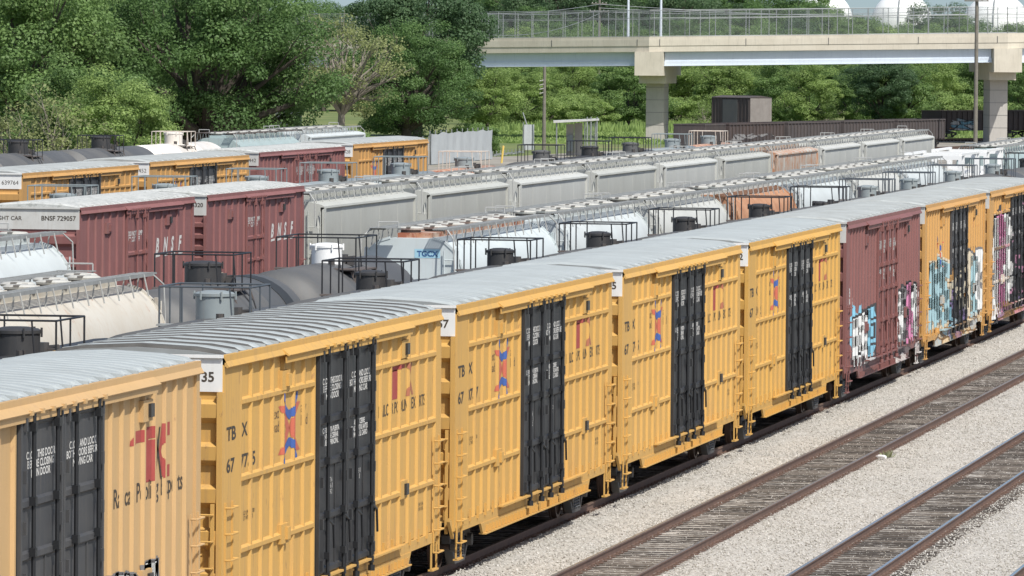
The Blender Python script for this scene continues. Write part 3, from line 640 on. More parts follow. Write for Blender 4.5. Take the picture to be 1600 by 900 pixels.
# ---- yellow and maroon boxcars, far-left row x = -36.4
RX = -36.43; GR = 'boxcars in the far left row'
sw = {'black_door': 'door_grey', 'yellow_fourth': 'yellow_old', 'galv': 'galv_old', 'galv_shade': 'grate', 'grime': 'galv_old'}
NOG = ('logo', 'slogan', 'reporting_mark', 'car_number', 'end_number', 'data_stencil')
f1 = dup(c5, (RX, 236.5, 0.02), 0, 'old yellow boxcar numbered 639764 on its end in the far left row', GR, sw, NOG); text('end_number', 'TBOX 639764', 0.215, (1.30, -0.034, 4.66), 'ink', f1, 'end', align='RIGHT')
f2 = dup(c5, (RX, 257.6, 0.09), 0, 'old yellow boxcar coupled between number 639764 and a maroon boxcar', GR, sw, NOG); text('end_number', 'TBOX 639452', 0.215, (1.30, -0.034, 4.66), 'ink', f2, 'end', align='RIGHT')
f3 = boxcar('maroon boxcar in the far left row between two yellow boxcars', (RX, 278.8, 0.16), paint='brown_old', doors='brown_old', roof='galv_peel', seam='galv_peel', band='white_dirty', ribbed=False, group=GR, first_flat=False, nposts=(9, 9))
text('end_number', 'RBOX 38442', 0.215, (1.30, -0.034, 4.66), 'ink', f3, 'end', align='RIGHT')
f4 = dup(c5, (RX, 299.9, 0.22), 0, 'last old yellow boxcar of the far left row, in front of the grey screened fence', GR, sw, NOG); text('end_number', 'TBOX 640428', 0.215, (1.30, -0.034, 4.66), 'ink', f4, 'end', align='RIGHT')

# ------------------------------------------------------------------ tank cars
def tank_car(label, x, yc, paint='tank_black', rail='rail_black', dome='tank_black', z0=0.0, length=16.2, rad=1.52, group=None, bands=(), zc=2.46, plat=(1.0, 1.05), lidded=True, dr=0.36, dh=0.42, fancy=True, railtop=4.68):
    t = thing('tank_car', label, 'tank car', (x, yc, z0), 0, group)
    h = length/2; b = MB()
    prof = [(-h-0.0, 0.05), (-h+0.05, 0.55), (-h+0.18, 1.0), (-h+0.40, 1.35), (-h+0.62, rad)]
    full = prof+[(y, r) for y, r in ((-h*0.33, rad), (-h*0.33+0.02, rad+0.012), (-h*0.33+0.09, rad+0.012), (-h*0.33+0.11, rad), (h*0.33, rad), (h*0.33+0.02, rad+0.012), (h*0.33+0.09, rad+0.012), (h*0.33+0.11, rad))]+[(-a, r) for a, r in reversed(prof)]
    b.lathe(full, (0, 0, zc), 'y', 40); bb = b.build('tank', paint, t, True)
    for (ya, yb) in bands:
        q = MB(); q.lathe([(ya, rad-0.02), (ya, rad+0.016), (yb, rad+0.016), (yb, rad-0.02)], (0, 0, zc), 'y', 40); q.build('painted_band', 'tank_band', bb, True)
    top = zc+rad
    m = MB(); m.lathe([(-0.25, dr+0.0), (dh-0.10, dr), (dh-0.09, dr+0.03), (dh-0.03, dr+0.03), (dh-0.02, dr), (dh, dr*0.92)], (0, 0, top), 'z', 24); dm = m.build('dome', dome, t, True)
    ld = MB(); ld.lathe([(dh-0.005, dr*0.90), (dh+0.03, dr*0.55), (dh+0.04, 0.02)], (0, 0, top), 'z', 20)
    for k in range(6):
        a = k*PI/3; ld.cyl((math.cos(a)*(dr+0.04), math.sin(a)*(dr+0.04), top+dh-0.16), (math.cos(a)*(dr+0.04), math.sin(a)*(dr+0.04), top+dh+0.02), 0.025, n=6)
    ld.build('lid', dome, dm)
    v = MB(); v.cyl((0.30, 0.85, top-0.1), (0.30, 0.85, top+0.2), 0.13, n=10); v.cyl((0.1, 1.1, top+0.06), (0.62, 0.82, top+0.12), 0.05, n=8); v.cyl((-0.3, 0.85, top-0.1), (-0.3, 0.85, top+0.14), 0.10, n=10)
    v.box(0.45, 0.62, 0.6, 0.85, top-0.1, top+0.10); v.build('valves', 'dark_steel', t)
    v = MB(); v.cyl((0.30, -0.85, top-0.1), (0.30, -0.85, top+0.12), 0.09, n=10)
    v.build('vent_pipe', 'dark_steel', t)
    px, py = plat; pf = MB()
    for s in (-1, 1):
        a, c = sorted((s*0.45, s*px)); pf.box(a, c, -py, py, top-0.20, top-0.16)
        for q in (-py, py): pf.prism([(s*0.95, top-0.2), (s*px, top-0.2), (s*1.2, top-0.75)], q-0.03, q+0.03, 'y')
    pf.box(-px, px, -py-0.3, -py+0.1, top-0.14, top-0.10)
    pf.build('platform', 'grate_dark' if rail == 'rail_black' else 'grate', t)
    rl = MB(); zr = railtop; zb = top-0.2; rr = 0.021
    for s in (-1, 1):
        rl.tube([(s*px, -py, zb), (s*px, -py, zr), (s*px, py, zr), (s*px, py, zb)], rr, 7)
        rl.cyl((s*px, 0, zb), (s*px, 0, zr), rr, n=6)
    for q in (-1, 1):
        rl.tube([(-px, q*py, zr), (px, q*py, zr)], rr, 7)
        rl.tube([(-px*0.5, q*py, zr), (-px*0.5, q*(py-0.02), zb)], rr, 6)
        rl.tube([(px*0.55, q*py, zr-0.02), (px*0.62, q*py, zb)], rr, 6)
    rl.build('railing', rail, t)
    for q in (-1, 1):
        uf = MB(); uf.box(-0.3, 0.3, *sorted((q*(h+0.3), q*(h-2.6))), 0.7, 1.05)
        uf.box(-1.35, 1.35, *sorted((q*(h+0.35), q*(h-0.9))), 1.05, 1.12); uf.prism([(-1.1, 1.05), (1.1, 1.05), (1.3, 1.75), (-1.3, 1.75)], q*(h-1.9)-0.2, q*(h-1.9)+0.2, 'y')
        uf.box(-0.12, 0.12, *sorted((q*(h+0.3), q*(h+1.0))), 0.75, 0.95)
        uf.build('underframe', paint, t)
    for s in (-1, 1):
        ld2 = MB()
        for q in (-0.25, 0.25): ld2.tube([(s*1.35, q, 1.0), (s*1.62, q, 2.3), (s*1.25, q, 3.5), (s*1.0, q, top-0.18)], 0.02, 5)
        for k in range(6): z = 1.2+k*0.42; xx = 1.4+0.22*math.sin(min(1, k/2.5)*PI/2) if k < 3 else 1.62-0.13*(k-2)**1.1; ld2.cyl((s*xx, -0.25, z), (s*xx, 0.25, z), 0.018, n=5)
        ld2.build('ladder', rail, t)
    bogie(t, -h+1.5, False); bogie(t, h-1.5, False)
    return t
ORD = ['first', 'second', 'third', 'fourth', 'fifth', 'sixth', 'seventh', 'eighth', 'ninth', 'tenth', 'eleventh', 'twelfth', 'thirteenth']
G1 = 'tank cars right behind the nearest boxcars'
TX = -7.25
T1Y = [123.3, 141.2, 159.2, 177.9, 195.1, 213.1, 231.8, 249.4, 264.9, 280.3, 298.4, 317.1, 335.0]
tb = tank_car('first black tank car behind the nearest boxcars, wide dome at the left picture edge', TX, T1Y[0], group=G1, dr=0.45, dh=0.50, plat=(1.05, 1.15))
tg = tank_car('second tank car behind the nearest boxcars, grey dome inside a dark grey railing', TX, T1Y[1], paint='tank_dark', rail='rail_dark', dome='tank_grey', group=G1, dr=0.42, dh=0.56)
tk = tank_car('third tank car behind the nearest boxcars, small black dome in a black railing', TX, T1Y[2], paint='tank_dark', group=G1, rail='rail_black', dome='tank_black')
t8 = None
for i in range(3, 13):
    if i == 7:
        tank_car('tank car with low valves and no raised dome, eighth behind the nearest boxcars', TX, T1Y[i], paint='tank_dark', dr=0.25, dh=0.12, group=G1)
    elif i < 7: dup(tk, (TX, T1Y[i], 0), 0, '%s tank car behind the nearest boxcars, black dome inside black railing' % ORD[i], G1)
    else: dup(tk, (TX, T1Y[i], 0), 0, '%s tank car behind the nearest boxcars, plain grey dome inside dark railing' % ORD[i], G1, {'tank_black': 'tank_grey', 'rail_black': 'rail_dark'} if i < 12 else None)

# ------------------------------------------------------------------ covered hoppers
def hopper(label, x, y, Lh=19.2, style='round', paint='hop_white', z0=0.0, group=None, walk='grate', hatch='hatch', roofpaint=None, nh=11, half=1.58, ztop=None):
    ztop = ztop or (4.27 if style == 'round' else 4.54 if style == 'square' else 4.44)
    t = thing('covered_hopper_car', label, 'hopper car', (x, y, z0), 0, group)
    b = MB(); roofpaint = roofpaint or paint
    if style == 'round':
        side = [(0.62, ztop), (0.95, ztop-0.10), (1.22, ztop-0.34), (1.42, ztop-0.66), (half-0.02, ztop-1.05), (half, ztop-1.4), (half, 1.55), (1.35, 1.3), (0.5, 0.75)]
        r0 = 0.15
    elif style == 'square':
        side = [(0.70, ztop), (1.0, ztop-0.03), (1.44, ztop-0.13), (1.52, ztop-0.18), (1.53, ztop-0.25), (1.45, ztop-0.30), (1.45, 1.5), (1.3, 1.3), (0.5, 0.75)]
        r0 = 0.10
    else:   # ribbed
        side = [(0.70, ztop), (1.0, ztop-0.12), (1.42, ztop-0.45), (1.45, ztop-0.5), (1.45, 1.5), (1.3, 1.3), (0.5, 0.75)]
        r0 = 0.10
    poly = side+[(-a, z) for a, z in reversed(side)]
    y0, y1 = 0.9, Lh-0.9
    b.prism(poly, y0, y1, 'y'); body = b.build('body', paint, t, True)
    rb = MB()
    if style == 'round':
        for z in (ztop-1.22, ztop-1.38, ztop-1.6):
            for s in (-1, 1): rb.box(*sorted((s*(half-0.06), s*(half+0.018))), y0+0.02, y1-0.02, z-0.02, z+0.02)
        # curved end hoops
        for yy in (y0-0.02, y1-0.06):
            for a, c in zip(side[:-3], side[1:-2]):
                for s in (-1, 1):
                    rb.hexa([(s*a[0], yy, a[1]-0.02), (s*a[0], yy+0.08, a[1]-0.02), (s*(a[0]+0.03), yy+0.08, a[1]+0.05), (s*(a[0]+0.03), yy, a[1]+0.05)],
                            [(s*c[0], yy, c[1]-0.02), (s*c[0], yy+0.08, c[1]-0.02), (s*(c[0]+0.05), yy+0.08, c[1]+0.03), (s*(c[0]+0.05), yy, c[1]+0.03)])
    elif style == 'square':
        for s in (-1, 1):
            for a in (y0, Lh/2-0.05, y1-0.35):
                if a == Lh/2-0.05: continue
                rb.box(*sorted((s*1.40, s*1.53)), a, a+0.35, 1.3, ztop-0.22)
            rb.box(*sorted((s*1.40, s*1.50)), y0+0.3, y1-0.3, 1.45, 1.6)
            for k in range(1, 5): rb.box(*sorted((s*1.44, s*1.457)), y0+(y1-y0)*k/5-0.02, y0+(y1-y0)*k/5+0.02, 1.5, ztop-0.3)
    else:
        for s in (-1, 1):
            for k in range(17): yy = y0+0.3+(y1-y0-0.6)*k/16; rb.box(*sorted((s*1.42, s*1.54)), yy-0.05, yy+0.05, 1.4, ztop-0.52)
            rb.box(*sorted((s*1.40, s*1.56)), y0, y1, ztop-0.55, ztop-0.47)
    rb.build('ribs', paint, body)
    # end: slope sheet, end posts and platform
    for s in (-1, 1):
        ye = y0 if s < 0 else y1; e = MB(); a = 0.0 if s < 0 else Lh
        for q in (-1, 1):
            e.box(*sorted((q*1.30, q*1.48)), *sorted((a+(-s)*0.05, a+(-s)*0.16)), 1.0, 2.4 if style == 'round' else ztop-0.9)
            e.hexa([(q*1.36, a-s*0.05, 1.0), (q*1.44, a-s*0.05, 1.0), (q*1.44, a-s*0.15, 1.0), (q*1.36, a-s*0.15, 1.0)], [(q*1.30, ye+s*0.02, 4.0), (q*1.38, ye+s*0.02, 4.0), (q*1.38, ye-s*0.1, 4.0), (q*1.30, ye-s*0.1, 4.0)])
        e.box(-1.5, 1.5, *sorted((a, ye)), 1.0, 1.08); e.box(-0.12, 0.12, *sorted((a-s*0.3, a+s*0.45)), 0.75, 0.98)
        for j in range(6):
            zz = 1.4+j*0.45; e.tube([(1.0, ye+s*0.10, zz), (1.42, ye+s*0.10, zz)], 0.018, 5)
        for xq in (1.0, 1.42): e.cyl((xq, ye+s*0.10, 1.1), (xq, ye+s*0.10, ztop-0.35), 0.022, n=5)
        e.build('end_frame', paint, t)
    # roof: running boards, brackets, hatches
    w = MB(); wo = 1.14 if style == 'round' else 1.10; zb = ztop+0.26
    for s in (-1, 1):
        for j in range(7): xx = wo-0.44+j*0.07; w.box(*sorted((s*xx, s*(xx+0.028))), 0.5, Lh-0.5, zb, zb+0.03)
        for j in range(int(Lh/0.6)): w.box(*sorted((s*(wo-0.44), s*wo)), 0.55+j*0.6, 0.58+j*0.6, zb-0.012, zb+0.028)
        w.box(*sorted((s*(wo-0.01), s*(wo+0.03))), 0.5, Lh-0.5, zb-0.04, zb+0.05)
    for yy in (0.3, Lh-0.6): w.box(-wo, -0.25, yy, yy+0.30, zb+0.034, zb+0.06)
    br = w; w.m = 1; yy = 1.2
    st = 1.5 if style != 'square' else 1.15
    while yy < Lh-1.0:
        for s in (-1, 1):
            br.tube([(s*(wo+0.02), yy, zb+0.02), (s*(wo+0.12), yy+0.08, ztop-0.22)], 0.02, 5); br.cyl((s*(wo-0.1), yy, zb), (s*(wo-0.15), yy, ztop-0.2), 0.02, n=5)
        yy += st
    for s in (-1, 1):
        for yy, d in ((0.5, -1), (Lh-0.5, 1)): br.tube([(s*wo, yy, zb), (s*(wo+0.22), yy+d*0.25, zb-0.25), (s*(wo+0.26), yy+d*0.25, 3.4), (s*(wo+0.26), yy+d*0.25, 1.2)], 0.022, 6)
    for yy in (0.45, Lh-0.45): br.tube([(-0.3, yy, zb), (-0.3, yy, zb+0.22), (-0.9, yy, zb+0.22), (-0.9, yy, zb)], 0.02, 5)
    w.build('running_board', [walk, 'bracket'], t)
    co = MB(); co.box(-0.50, 0.50, y0+0.5, y1-0.5, ztop-0.05, ztop+0.14); co.build('coaming', roofpaint, t)
    for k in range(nh):
        hh = MB(); yy = y0+1.1+(y1-y0-2.2)*k/(nh-1); xx = 0.22 if k % 2 else -0.22
        hh.m = 1; hh.lathe([(0, 0.30), (0.09, 0.30)], (xx, yy, ztop+0.13), 'z', 14)
        hh.m = 0; hh.lathe([(0.09, 0.38), (0.14, 0.40), (0.18, 0.33), (0.20, 0.02)], (xx, yy, ztop+0.13), 'z', 16)
        hh.m = 1; hh.box(xx-0.06, xx+0.06, yy-0.44, yy+0.44, ztop+0.28, ztop+0.32); hh.box(xx-0.08, xx+0.08, yy+0.36, yy+0.50, ztop+0.10, ztop+0.29)
        hh.build('hatch', [hatch, 'hatch_dark'], t)
    bogie(t, 1.9, False); bogie(t, Lh-1.9, False)
    return t
# row at x = -12.1
G2 = 'rounded covered hoppers in the second row behind the boxcars'
HX = -12.15; HP = 20.17; HY0 = 170.1+0.35
hp0 = hopper('cream covered hopper with rust streaks in front of the maroon boxcars at the left', HX, 133.0, Lh=19.2, paint='hop_cream', group=G2, roofpaint='hop_cream')
hy = [190.2+HP*k for k in range(8)]
hT = hopper('pale blue hopper with dark letters on its end, behind the black tank cars', HX, hy[0], paint='hop_blue', group=G2, roofpaint='tank_rust')
pn = MB(); pn.add([(0.10, 0.893, 3.70), (0.86, 0.893, 3.70), (0.86, 0.893, 3.96), (0.10, 0.893, 3.96)], [(0, 1, 2, 3)]); pn.build('end_plate', 'sky_patch', hT)
text('end_lettering', 'TGCX', 0.22, (0.48, 0.887, 3.75), 'ink_blue', hT, 'end', align='CENTER', bold=0.008)
swp = lambda c, w='grate': {'hop_cream': c, 'grate': w}
dup(hp0, (HX, hy[1], 0), 0, 'white hopper with pale rust stains, next beyond the pale blue lettered hopper', G2, swp('hop_white'))
dup(hp0, (HX, hy[2], 0), 0, 'light grey hopper with dark roofwalk, just before the orange rusty hopper', G2, swp('hop_grey_light'))
ho = dup(hp0, (HX, hy[3], 0), 0, 'orange rusty covered hopper with pale roof', G2, swp('hop_orange'))
for o in kids(ho):
    if o.name.startswith('coaming'): o.material_slots[0].link = 'OBJECT'; o.material_slots[0].material = M['hop_white']
dup(hp0, (HX, hy[4], 0), 0, 'white hopper standing right behind the orange rusty hopper', G2, swp('hop_white'))
dup(hp0, (HX, hy[5], 0), 0, 'pale grey hopper with brownish roof, second beyond the orange rusty hopper', G2, swp('hop_grey_light'))
dup(hp0, (HX, hy[6], 0), 0, 'white hopper next to the low white open frame cars', G2, swp('hop_white'))
for k in range(3):
    dup(hp0, (HX-0.3, 364.5+HP*k, 0), 0, 'teal grey hopper beyond the white open frame cars, %s of three' % ORD[k], G2, swp('hop_teal' if k == 0 else 'hop_white'))
# white open-frame cars between them
def frame_car(label, x, y, Lf=9.5):
    t = thing('frame_car', label, 'freight car', (x, y, 0), 0, 'low white open frame cars')
    d = MB(); d.box(-1.4, 1.4, 0, Lf, 1.0, 1.2); d.prism([(0.8, 1.2), (Lf-0.8, 1.2), (Lf*0.62, 3.5), (Lf*0.38, 3.5)], -1.2, 1.2, 'x'); d.build('body', 'dome', t)
    f = MB()
    for yy in (0.15, 1.6, Lf-1.6, Lf-0.3):
        for s in (-1, 1): f.box(*sorted((s*1.28, s*1.45)), yy, yy+0.15, 1.2, 4.3)
        f.box(-1.45, 1.45, yy, yy+0.15, 4.3, 4.5); f.box(-1.4, 1.4, yy+0.02, yy+0.12, 3.5, 3.62)
    for s in (-1, 1): f.box(*sorted((s*1.30, s*1.46)), 0.2, Lf-0.2, 4.5, 4.62)
    f.build('end_frame', 'dome', t)
    for k in range(3):
        q = MB(); q.lathe([(0, 0.4), (0.2, 0.4), (0.28, 0.1)], (0, Lf*0.38+k*Lf*0.12, 3.5), 'z', 12); q.build('hatch', 'hatch', t)
    bogie(t, 1.6, False); bogie(t, Lf-1.6, False)
    return t
frame_car('nearer of the two low white open frame cars after the white hoppers', HX+0.2, 334.5)
frame_car('farther of the two low white open frame cars, before the teal grey hopper', HX+0.2, 347.5)
# tanks in this row
G2T = 'tank cars in the second row behind the boxcars'
tank_car('short dark grey tank car with a black stripe, black dome and black railing', HX, 162.5, paint='tank_dark', rail='rail_black', dome='tank_black', length=13.6, bands=((4.2, 5.2),), group=G2T, rad=1.5, dr=0.46, dh=0.5)
tank_car('dark tank car with a bolted white dome just before the pale blue lettered hopper', HX, 178.4, paint='tank_dark', rail='rail_black', dome='dome', length=14.0, group=G2T, rad=1.5, dr=0.42, dh=0.5, plat=(1.1, 1.5))
# row 3: white hopper far left
hopper('smooth white hopper at the left picture edge in front of a maroon boxcar', -18.25, 168.6-19.2, style='round', paint='hop_white', z0=0.2, nh=10, ztop=4.52)
# row 4: grey hoppers
G4 = 'long line of grey covered hoppers'
gy = [221.2+20.13*k for k in range(10)]
hg0 = hopper('first grey hopper of the long line, right behind the maroon boxcars', BX+0.0, gy[0], style='square', paint='hop_grey', group=G4, Lh=19.3, z0=0.03)
for k in range(1, 10):
    pz = ['hop_grey', 'hop_grey', 'hop_grey_light', 'hop_grey', 'hop_grey_light', 'hop_grey', 'hop_rusttop', 'hop_grey_light', 'hop_grey_light', 'hop_grey_light'][k]
    lab = '%s grey hopper in the long line that starts at the maroon boxcars' % ORD[k]
    if k == 6: lab = 'seventh hopper of the long grey line, with orange rust along its top'
    if k == 9: lab = 'last grey hopper of the long line, its end nearest the bridge'
    dup(hg0, (BX, gy[k], 0.03-0.02*max(0, k-4)), 0, lab, G4, {'hop_grey': pz})
# row 5 tanks
G5 = 'tank cars with open railings in the row behind the grey hoppers'
R5 = -30.6
ty5 = [(224.5, 'tank_grey', 'rail_grey', 'pale'), (240.6, 'tank_grey', 'rail_grey', 'broad'), (257.2, 'tank_grey', 'rail_grey', ''), (271.8, 'tank_grey', 'rail_grey', ''), (288.2, 'tank_grey', 'rail_grey', ''), (304.2, 'tank_rust', 'rail_white', ''), (326.2, 'tank_dark', 'rail_black', ''), (335.6+6, 'tank_black', 'rail_black', ''), (352.8+3, 'tank_dark', 'rail_black', ''), (371.6, 'tank_grey', 'rail_grey', ''), (386.4, 'tank_rust', 'rail_white', '')]
l5 = ['grey tank car with pale blue dome in front of the leftmost far yellow boxcar', 'grey tank car with railing in front of the second far yellow boxcar', 'grey tank car with railing in front of the far maroon boxcar', 'grey tank car with a tall dome where the maroon boxcar meets the last yellow one',
      'pale grey tank car with railing in front of the last far yellow boxcar', 'orange rusting tank car in front of the grey screened fence', 'dark tank car with rounded dome in front of the chain link gate', 'black tank car in front of the small open shed', 'dark tank car in front of the grass field', 'grey tank car in front of the left bridge pier', 'stained cream tank car in front of the nearest dark gondola']
g5 = tank_car(l5[0], R5, ty5[0][0], paint='tank_grey', rail='rail_grey', dome='tank_grey', length=14.2, z0=0.22, group=G5, railtop=4.72, dr=0.42, dh=0.45)
for (yy, p_, r_, _), lb in list(zip(ty5, l5))[1:]:
    q5 = dup(g5, (R5, yy, 0.24), 0, lb, G5, {'tank_grey': p_, 'rail_grey': r_})
    if p_ == 'tank_rust':
        for o in q5.children:
            if o.name.startswith('dome'):
                for d in [o]+list(o.children): d.material_slots[0].material = M['tank_grey']
# row 7: tanks and hoppers beyond
R7 = -57.0; G7 = 'tank cars of the farthest left row'
k1 = tank_car('black tank car at the far left edge in front of the trees', R7, 325.0, paint='tank_dark', group=G7, length=17.0, rad=1.6, zc=2.5, dr=0.5, dh=0.6, z0=0.2, railtop=4.75)
dup(k1, (R7, 343.2, 0.2), 0, 'black tank car with a dark band between the edge one and the white tank car', G7)
dup(k1, (R7, 360.9, 0.2), 0, 'white tank car with a rust stain running down from its dome', G7, {'tank_dark': 'tank_white', 'tank_black': 'tank_white', 'rail_black': 'rail_white'})
hopper('grey-green ribbed hopper beyond the white tank car', R7, 371.2, style='ribbed', paint='hop_teal', walk='grate_dark', Lh=19.0, z0=0.0)
hopper('pale smooth hopper coupled beyond the grey-green ribbed hopper', R7, 391.0, style='square', paint='hop_white', Lh=19.3, z0=-0.08)

# ------------------------------------------------------------------ gondolas
def gondola(label, p0, p1, mt='gondola', h=2.95, group='dark gondolas in front of the wood'):
    p0 = Vector(p0); p1 = Vector(p1); d = p1-p0; Lg = d.length-1.0; rz = math.atan2(-d.x, d.y)
    t = thing('gondola_car', label, 'gondola', p0, rz, group)
    w = MB()
    for s in (-1, 1): w.box(*sorted((s*1.38, s*1.45)), 0.0, Lg, 0.95, h)
    w.box(-1.38, 1.38, 0.0, 0.08, 0.95, h); w.box(-1.38, 1.38, Lg-0.08, Lg, 0.95, h); w.box(-1.4, 1.4, 0.0, Lg, 0.85, 0.95)
    for s in (-1, 1): w.box(*sorted((s*1.36, s*1.55)), -0.03, Lg+0.03, h, h+0.12)
    w.box(-1.36, 1.36, -0.03, 0.1, h+0.0, h+0.12); w.box(-1.36, 1.36, Lg-0.1, Lg+0.03, h+0.0, h+0.12)
    r = w
    for k in range(17):
        y = 0.1+(Lg-0.2)*k/16
        for s in (-1, 1): r.box(*sorted((s*1.44, s*1.54)), y-0.06, y+0.06, 0.85, h)
    w.build('body', mt, t)
    bogie(t, 1.8, False); bogie(t, Lg-1.8, False)
    c = MB(); c.box(-0.12, 0.12, -0.6, 0, 0.78, 0.96); c.build('coupler', 'dark_steel', t); c = MB(); c.box(-0.12, 0.12, Lg, Lg+0.5, 0.78, 0.96); c.build('coupler', 'dark_steel', t)
    return t
P = [at(1205+0, 620)+(at(1205, 620)-at(1293, 634.3))*k for k in (1.4, 1)]+[at(1205, 620), at(1293, 634.3), at(1377, 648.6), at(1457, 663)]
gl = ['dark gondola nearest the stained cream tank car', 'dark gondola with white graffiti left of centre', 'dark gondola below the lone dark boxcar', 'dark gondola in the middle of the string', 'dark gondola just left of the last grey hopper']
gm = ['gondola', 'gondola_graffiti_0', 'gondola', 'gondola', 'gondola']
for k in range(5):
    gondola(gl[k], P[k], P[k+1], gm[k], 2.75)
Q = [at(1453, 728), at(1592, 738), at(1735, 748)]
gondola('tall dark gondola with blue graffiti behind the tall wooden pole', Q[0], Q[1], 'gondola_graffiti_1', 2.95)
gondola('tall dark gondola with green graffiti behind the right bridge pier', Q[1], Q[2], 'gondola_graffiti_2', 2.95)
# lone dark boxcar behind the gondolas
def dark_box():
    p = at(1186, 668, 0); q = p+(FH*0.77-RH*0.64)*6
    d = (q-p); rz = math.atan2(-d.x, d.y)
    t = thing('old_boxcar', 'lone dark boxcar body with grey end standing behind the gondolas', 'boxcar', p, rz)
    Lb = 5.8; h = 4.75; b = MB(); b.box(-1.45, 1.45, 0, Lb, 1.0, h); r = b
    for k in range(12):
        y = 0.15+(Lb-0.3)*k/11
        for s in (-1, 1): r.box(*sorted((s*1.44, s*1.52)), y-0.05, y+0.05, 1.0, h-0.1)
    b.build('wall', 'gondola', t)
    e = MB(); e.box(-1.43, 1.43, -0.06, -0.002, 1.05, h-0.05); e.build('end_wall', 'box_end', t)
    f = MB(); f.prism([(-1.55, h), (0, h+0.2), (1.55, h)], -0.1, Lb+0.1, 'y'); f.build('roof', 'gondola', t)
    dd = MB(); dd.box(-1.56, -1.50, 1.8, 4.0, 1.1, h-0.2); dd.build('door', 'tank_dark', t)
    bogie(t, 1.8, False); bogie(t, Lb-1.8, False)
dark_box()

# ------------------------------------------------------------------ tracks
M['rail_rust'] = mat('rusty_rail_steel', (0.17, 0.105, 0.078), 0.8, 0.1, c2=(0.11, 0.072, 0.056), scale=3, amt=0.9)
M['rail_head'] = mat('worn_rail_head', (0.40, 0.37, 0.32), 0.35, 0.7, c2=(0.27, 0.22, 0.17), scale=1.5, amt=0.7)
M['rail_head_bright'] = mat('polished_rail_head', (0.62, 0.68, 0.70), 0.22, 0.85, c2=(0.5, 0.52, 0.5), scale=1.5, amt=0.4)
M['rail_head_dull'] = mat('dull_rail_head', (0.22, 0.16, 0.12), 0.5, 0.5)
M['sleeper'] = mat('weathered_sleeper_wood', (0.115, 0.098, 0.082), 0.95, c2=(0.06, 0.05, 0.042), scale=6, amt=0.9, bump=0.6, spots=(3.5, 0.58, (0.22, 0.19, 0.155), 0.8), stretch=(1, 6, 1))
M['sleeper_pale'] = mat('pale_sleeper_wood', (0.19, 0.165, 0.14), 0.95, c2=(0.09, 0.075, 0.062), scale=6, amt=0.9, bump=0.6)
M['sleeper_dark'] = mat('dark_creosoted_sleeper_wood', (0.055, 0.046, 0.040), 0.95, c2=(0.09, 0.078, 0.065), scale=6, amt=0.8, bump=0.5)
ZB = -0.165
def rail_mb(x, y0, y1):
    r = MB(); n = max(1, int((y1-y0)/12)); r.m = 0
    r.prism([(x-0.075, -0.172), (x+0.075, -0.172), (x+0.075, -0.16), (x+0.012, -0.145), (x+0.012, -0.045), (x+0.035, -0.035), (x+0.035, -0.004), (x-0.035, -0.004), (x-0.035, -0.035), (x-0.012, -0.045), (x-0.012, -0.145), (x-0.075, -0.16)], y0, y1, 'y')
    r.m = 1; r.prism([(x-0.034, -0.006), (x+0.034, -0.006), (x+0.028, 0.0), (x-0.028, 0.0)], y0, y1, 'y')
    return r
tie_meshes = []
def tie_mesh(k):
    m = MB(); rnd = random.Random(k); l = 1.28+rnd.uniform(-0.03, 0.05)
    m.box(-l, 1.28+rnd.uniform(-0.04, 0.05), -0.105-rnd.uniform(0, 0.01), 0.105, -0.34, -0.150-rnd.uniform(0, 0.012)); return m
def track(label, xc, y0, y1, head, vis0, z=0.0, detail=True, spacing=0.52, curve=None):
    t = thing('railway_track', label, 'railway track', (xc, y0, z), 0, 'parallel tracks of the yard'); 
    for s in (-1, 1): rail_mb(s*0.7525, 0, y1-y0).build('rail', ['rail_rust', head], t)
    n = int((y1-y0)/spacing); rest = MB(); k0 = int((vis0-y0)/spacing) if detail else 10**9
    protos = []
    for k in range(n):
        yy = 0.2+k*spacing+random.uniform(-0.04, 0.04)
        if detail and k0 <= k < k0+100:
            if len(protos) < 6:
                o = tie_mesh(k).build('sleeper', ['sleeper', 'sleeper_pale', 'sleeper_dark', 'sleeper', 'sleeper_dark', 'sleeper_pale'][len(protos)], t); protos.append(o)
            else:
                o = random.choice(protos).copy(); COL.objects.link(o); o.parent = t
            o.location = (random.uniform(-0.03, 0.03), yy, 0); o.rotation_euler = (0, 0, random.uniform(-0.012, 0.012))
        else:
            mb = tie_mesh(k); off = len(rest.v); dx = random.uniform(-0.03, 0.03)
            rest.v += [(a+dx, b+yy, c) for a, b, c in mb.v]; rest.f += [tuple(i+off for i in f) for f in mb.f]; rest.mi += [random.choice((0, 1, 2))]*6
    rest.build('sleepers', ['sleeper', 'sleeper_pale', 'sleeper_dark'], t, stuff=True)
    if detail:
        sp = MB()
        for k in range(n):
            yy = 0.2+k*spacing
            if yy+y0 > 290: break
            for s in (-1, 1):
                for q in (-1, 1):
                    for j in (-0.05, 0.05):
                        if random.random() < 0.8: xx = s*0.7525+q*0.105; sp.box(xx-0.016, xx+0.016, yy+j-0.016, yy+j+0.016, -0.16, -0.115+random.uniform(-0.01, 0.015))
                if k % 3 == 0: sp.box(s*0.7525-0.13, s*0.7525-0.05, yy+0.12, yy+0.2, -0.17, -0.11)
                sp.box(s*0.7525-0.17, s*0.7525+0.17, yy-0.09, yy+0.09, -0.158, -0.140)
        sp.build('spikes', 'rail_rust', t, stuff=True)
    return t
TA, TB, TC, TD = 0.0, 3.913, 8.206, 12.333
track('track under the nearest boxcar train, shaded rusty rails', TA, 40, 520, 'rail_head_dull', 88)
track('empty brown-railed track right beside the nearest boxcar train', TB, 60, 520, 'rail_head', 100)
track('empty track with bright pale blue rail tops at the lower right', TC, 60, 520, 'rail_head_bright', 118)
track('track whose rail only clips the bottom right corner', TD, 60, 520, 'rail_head_bright', 136)
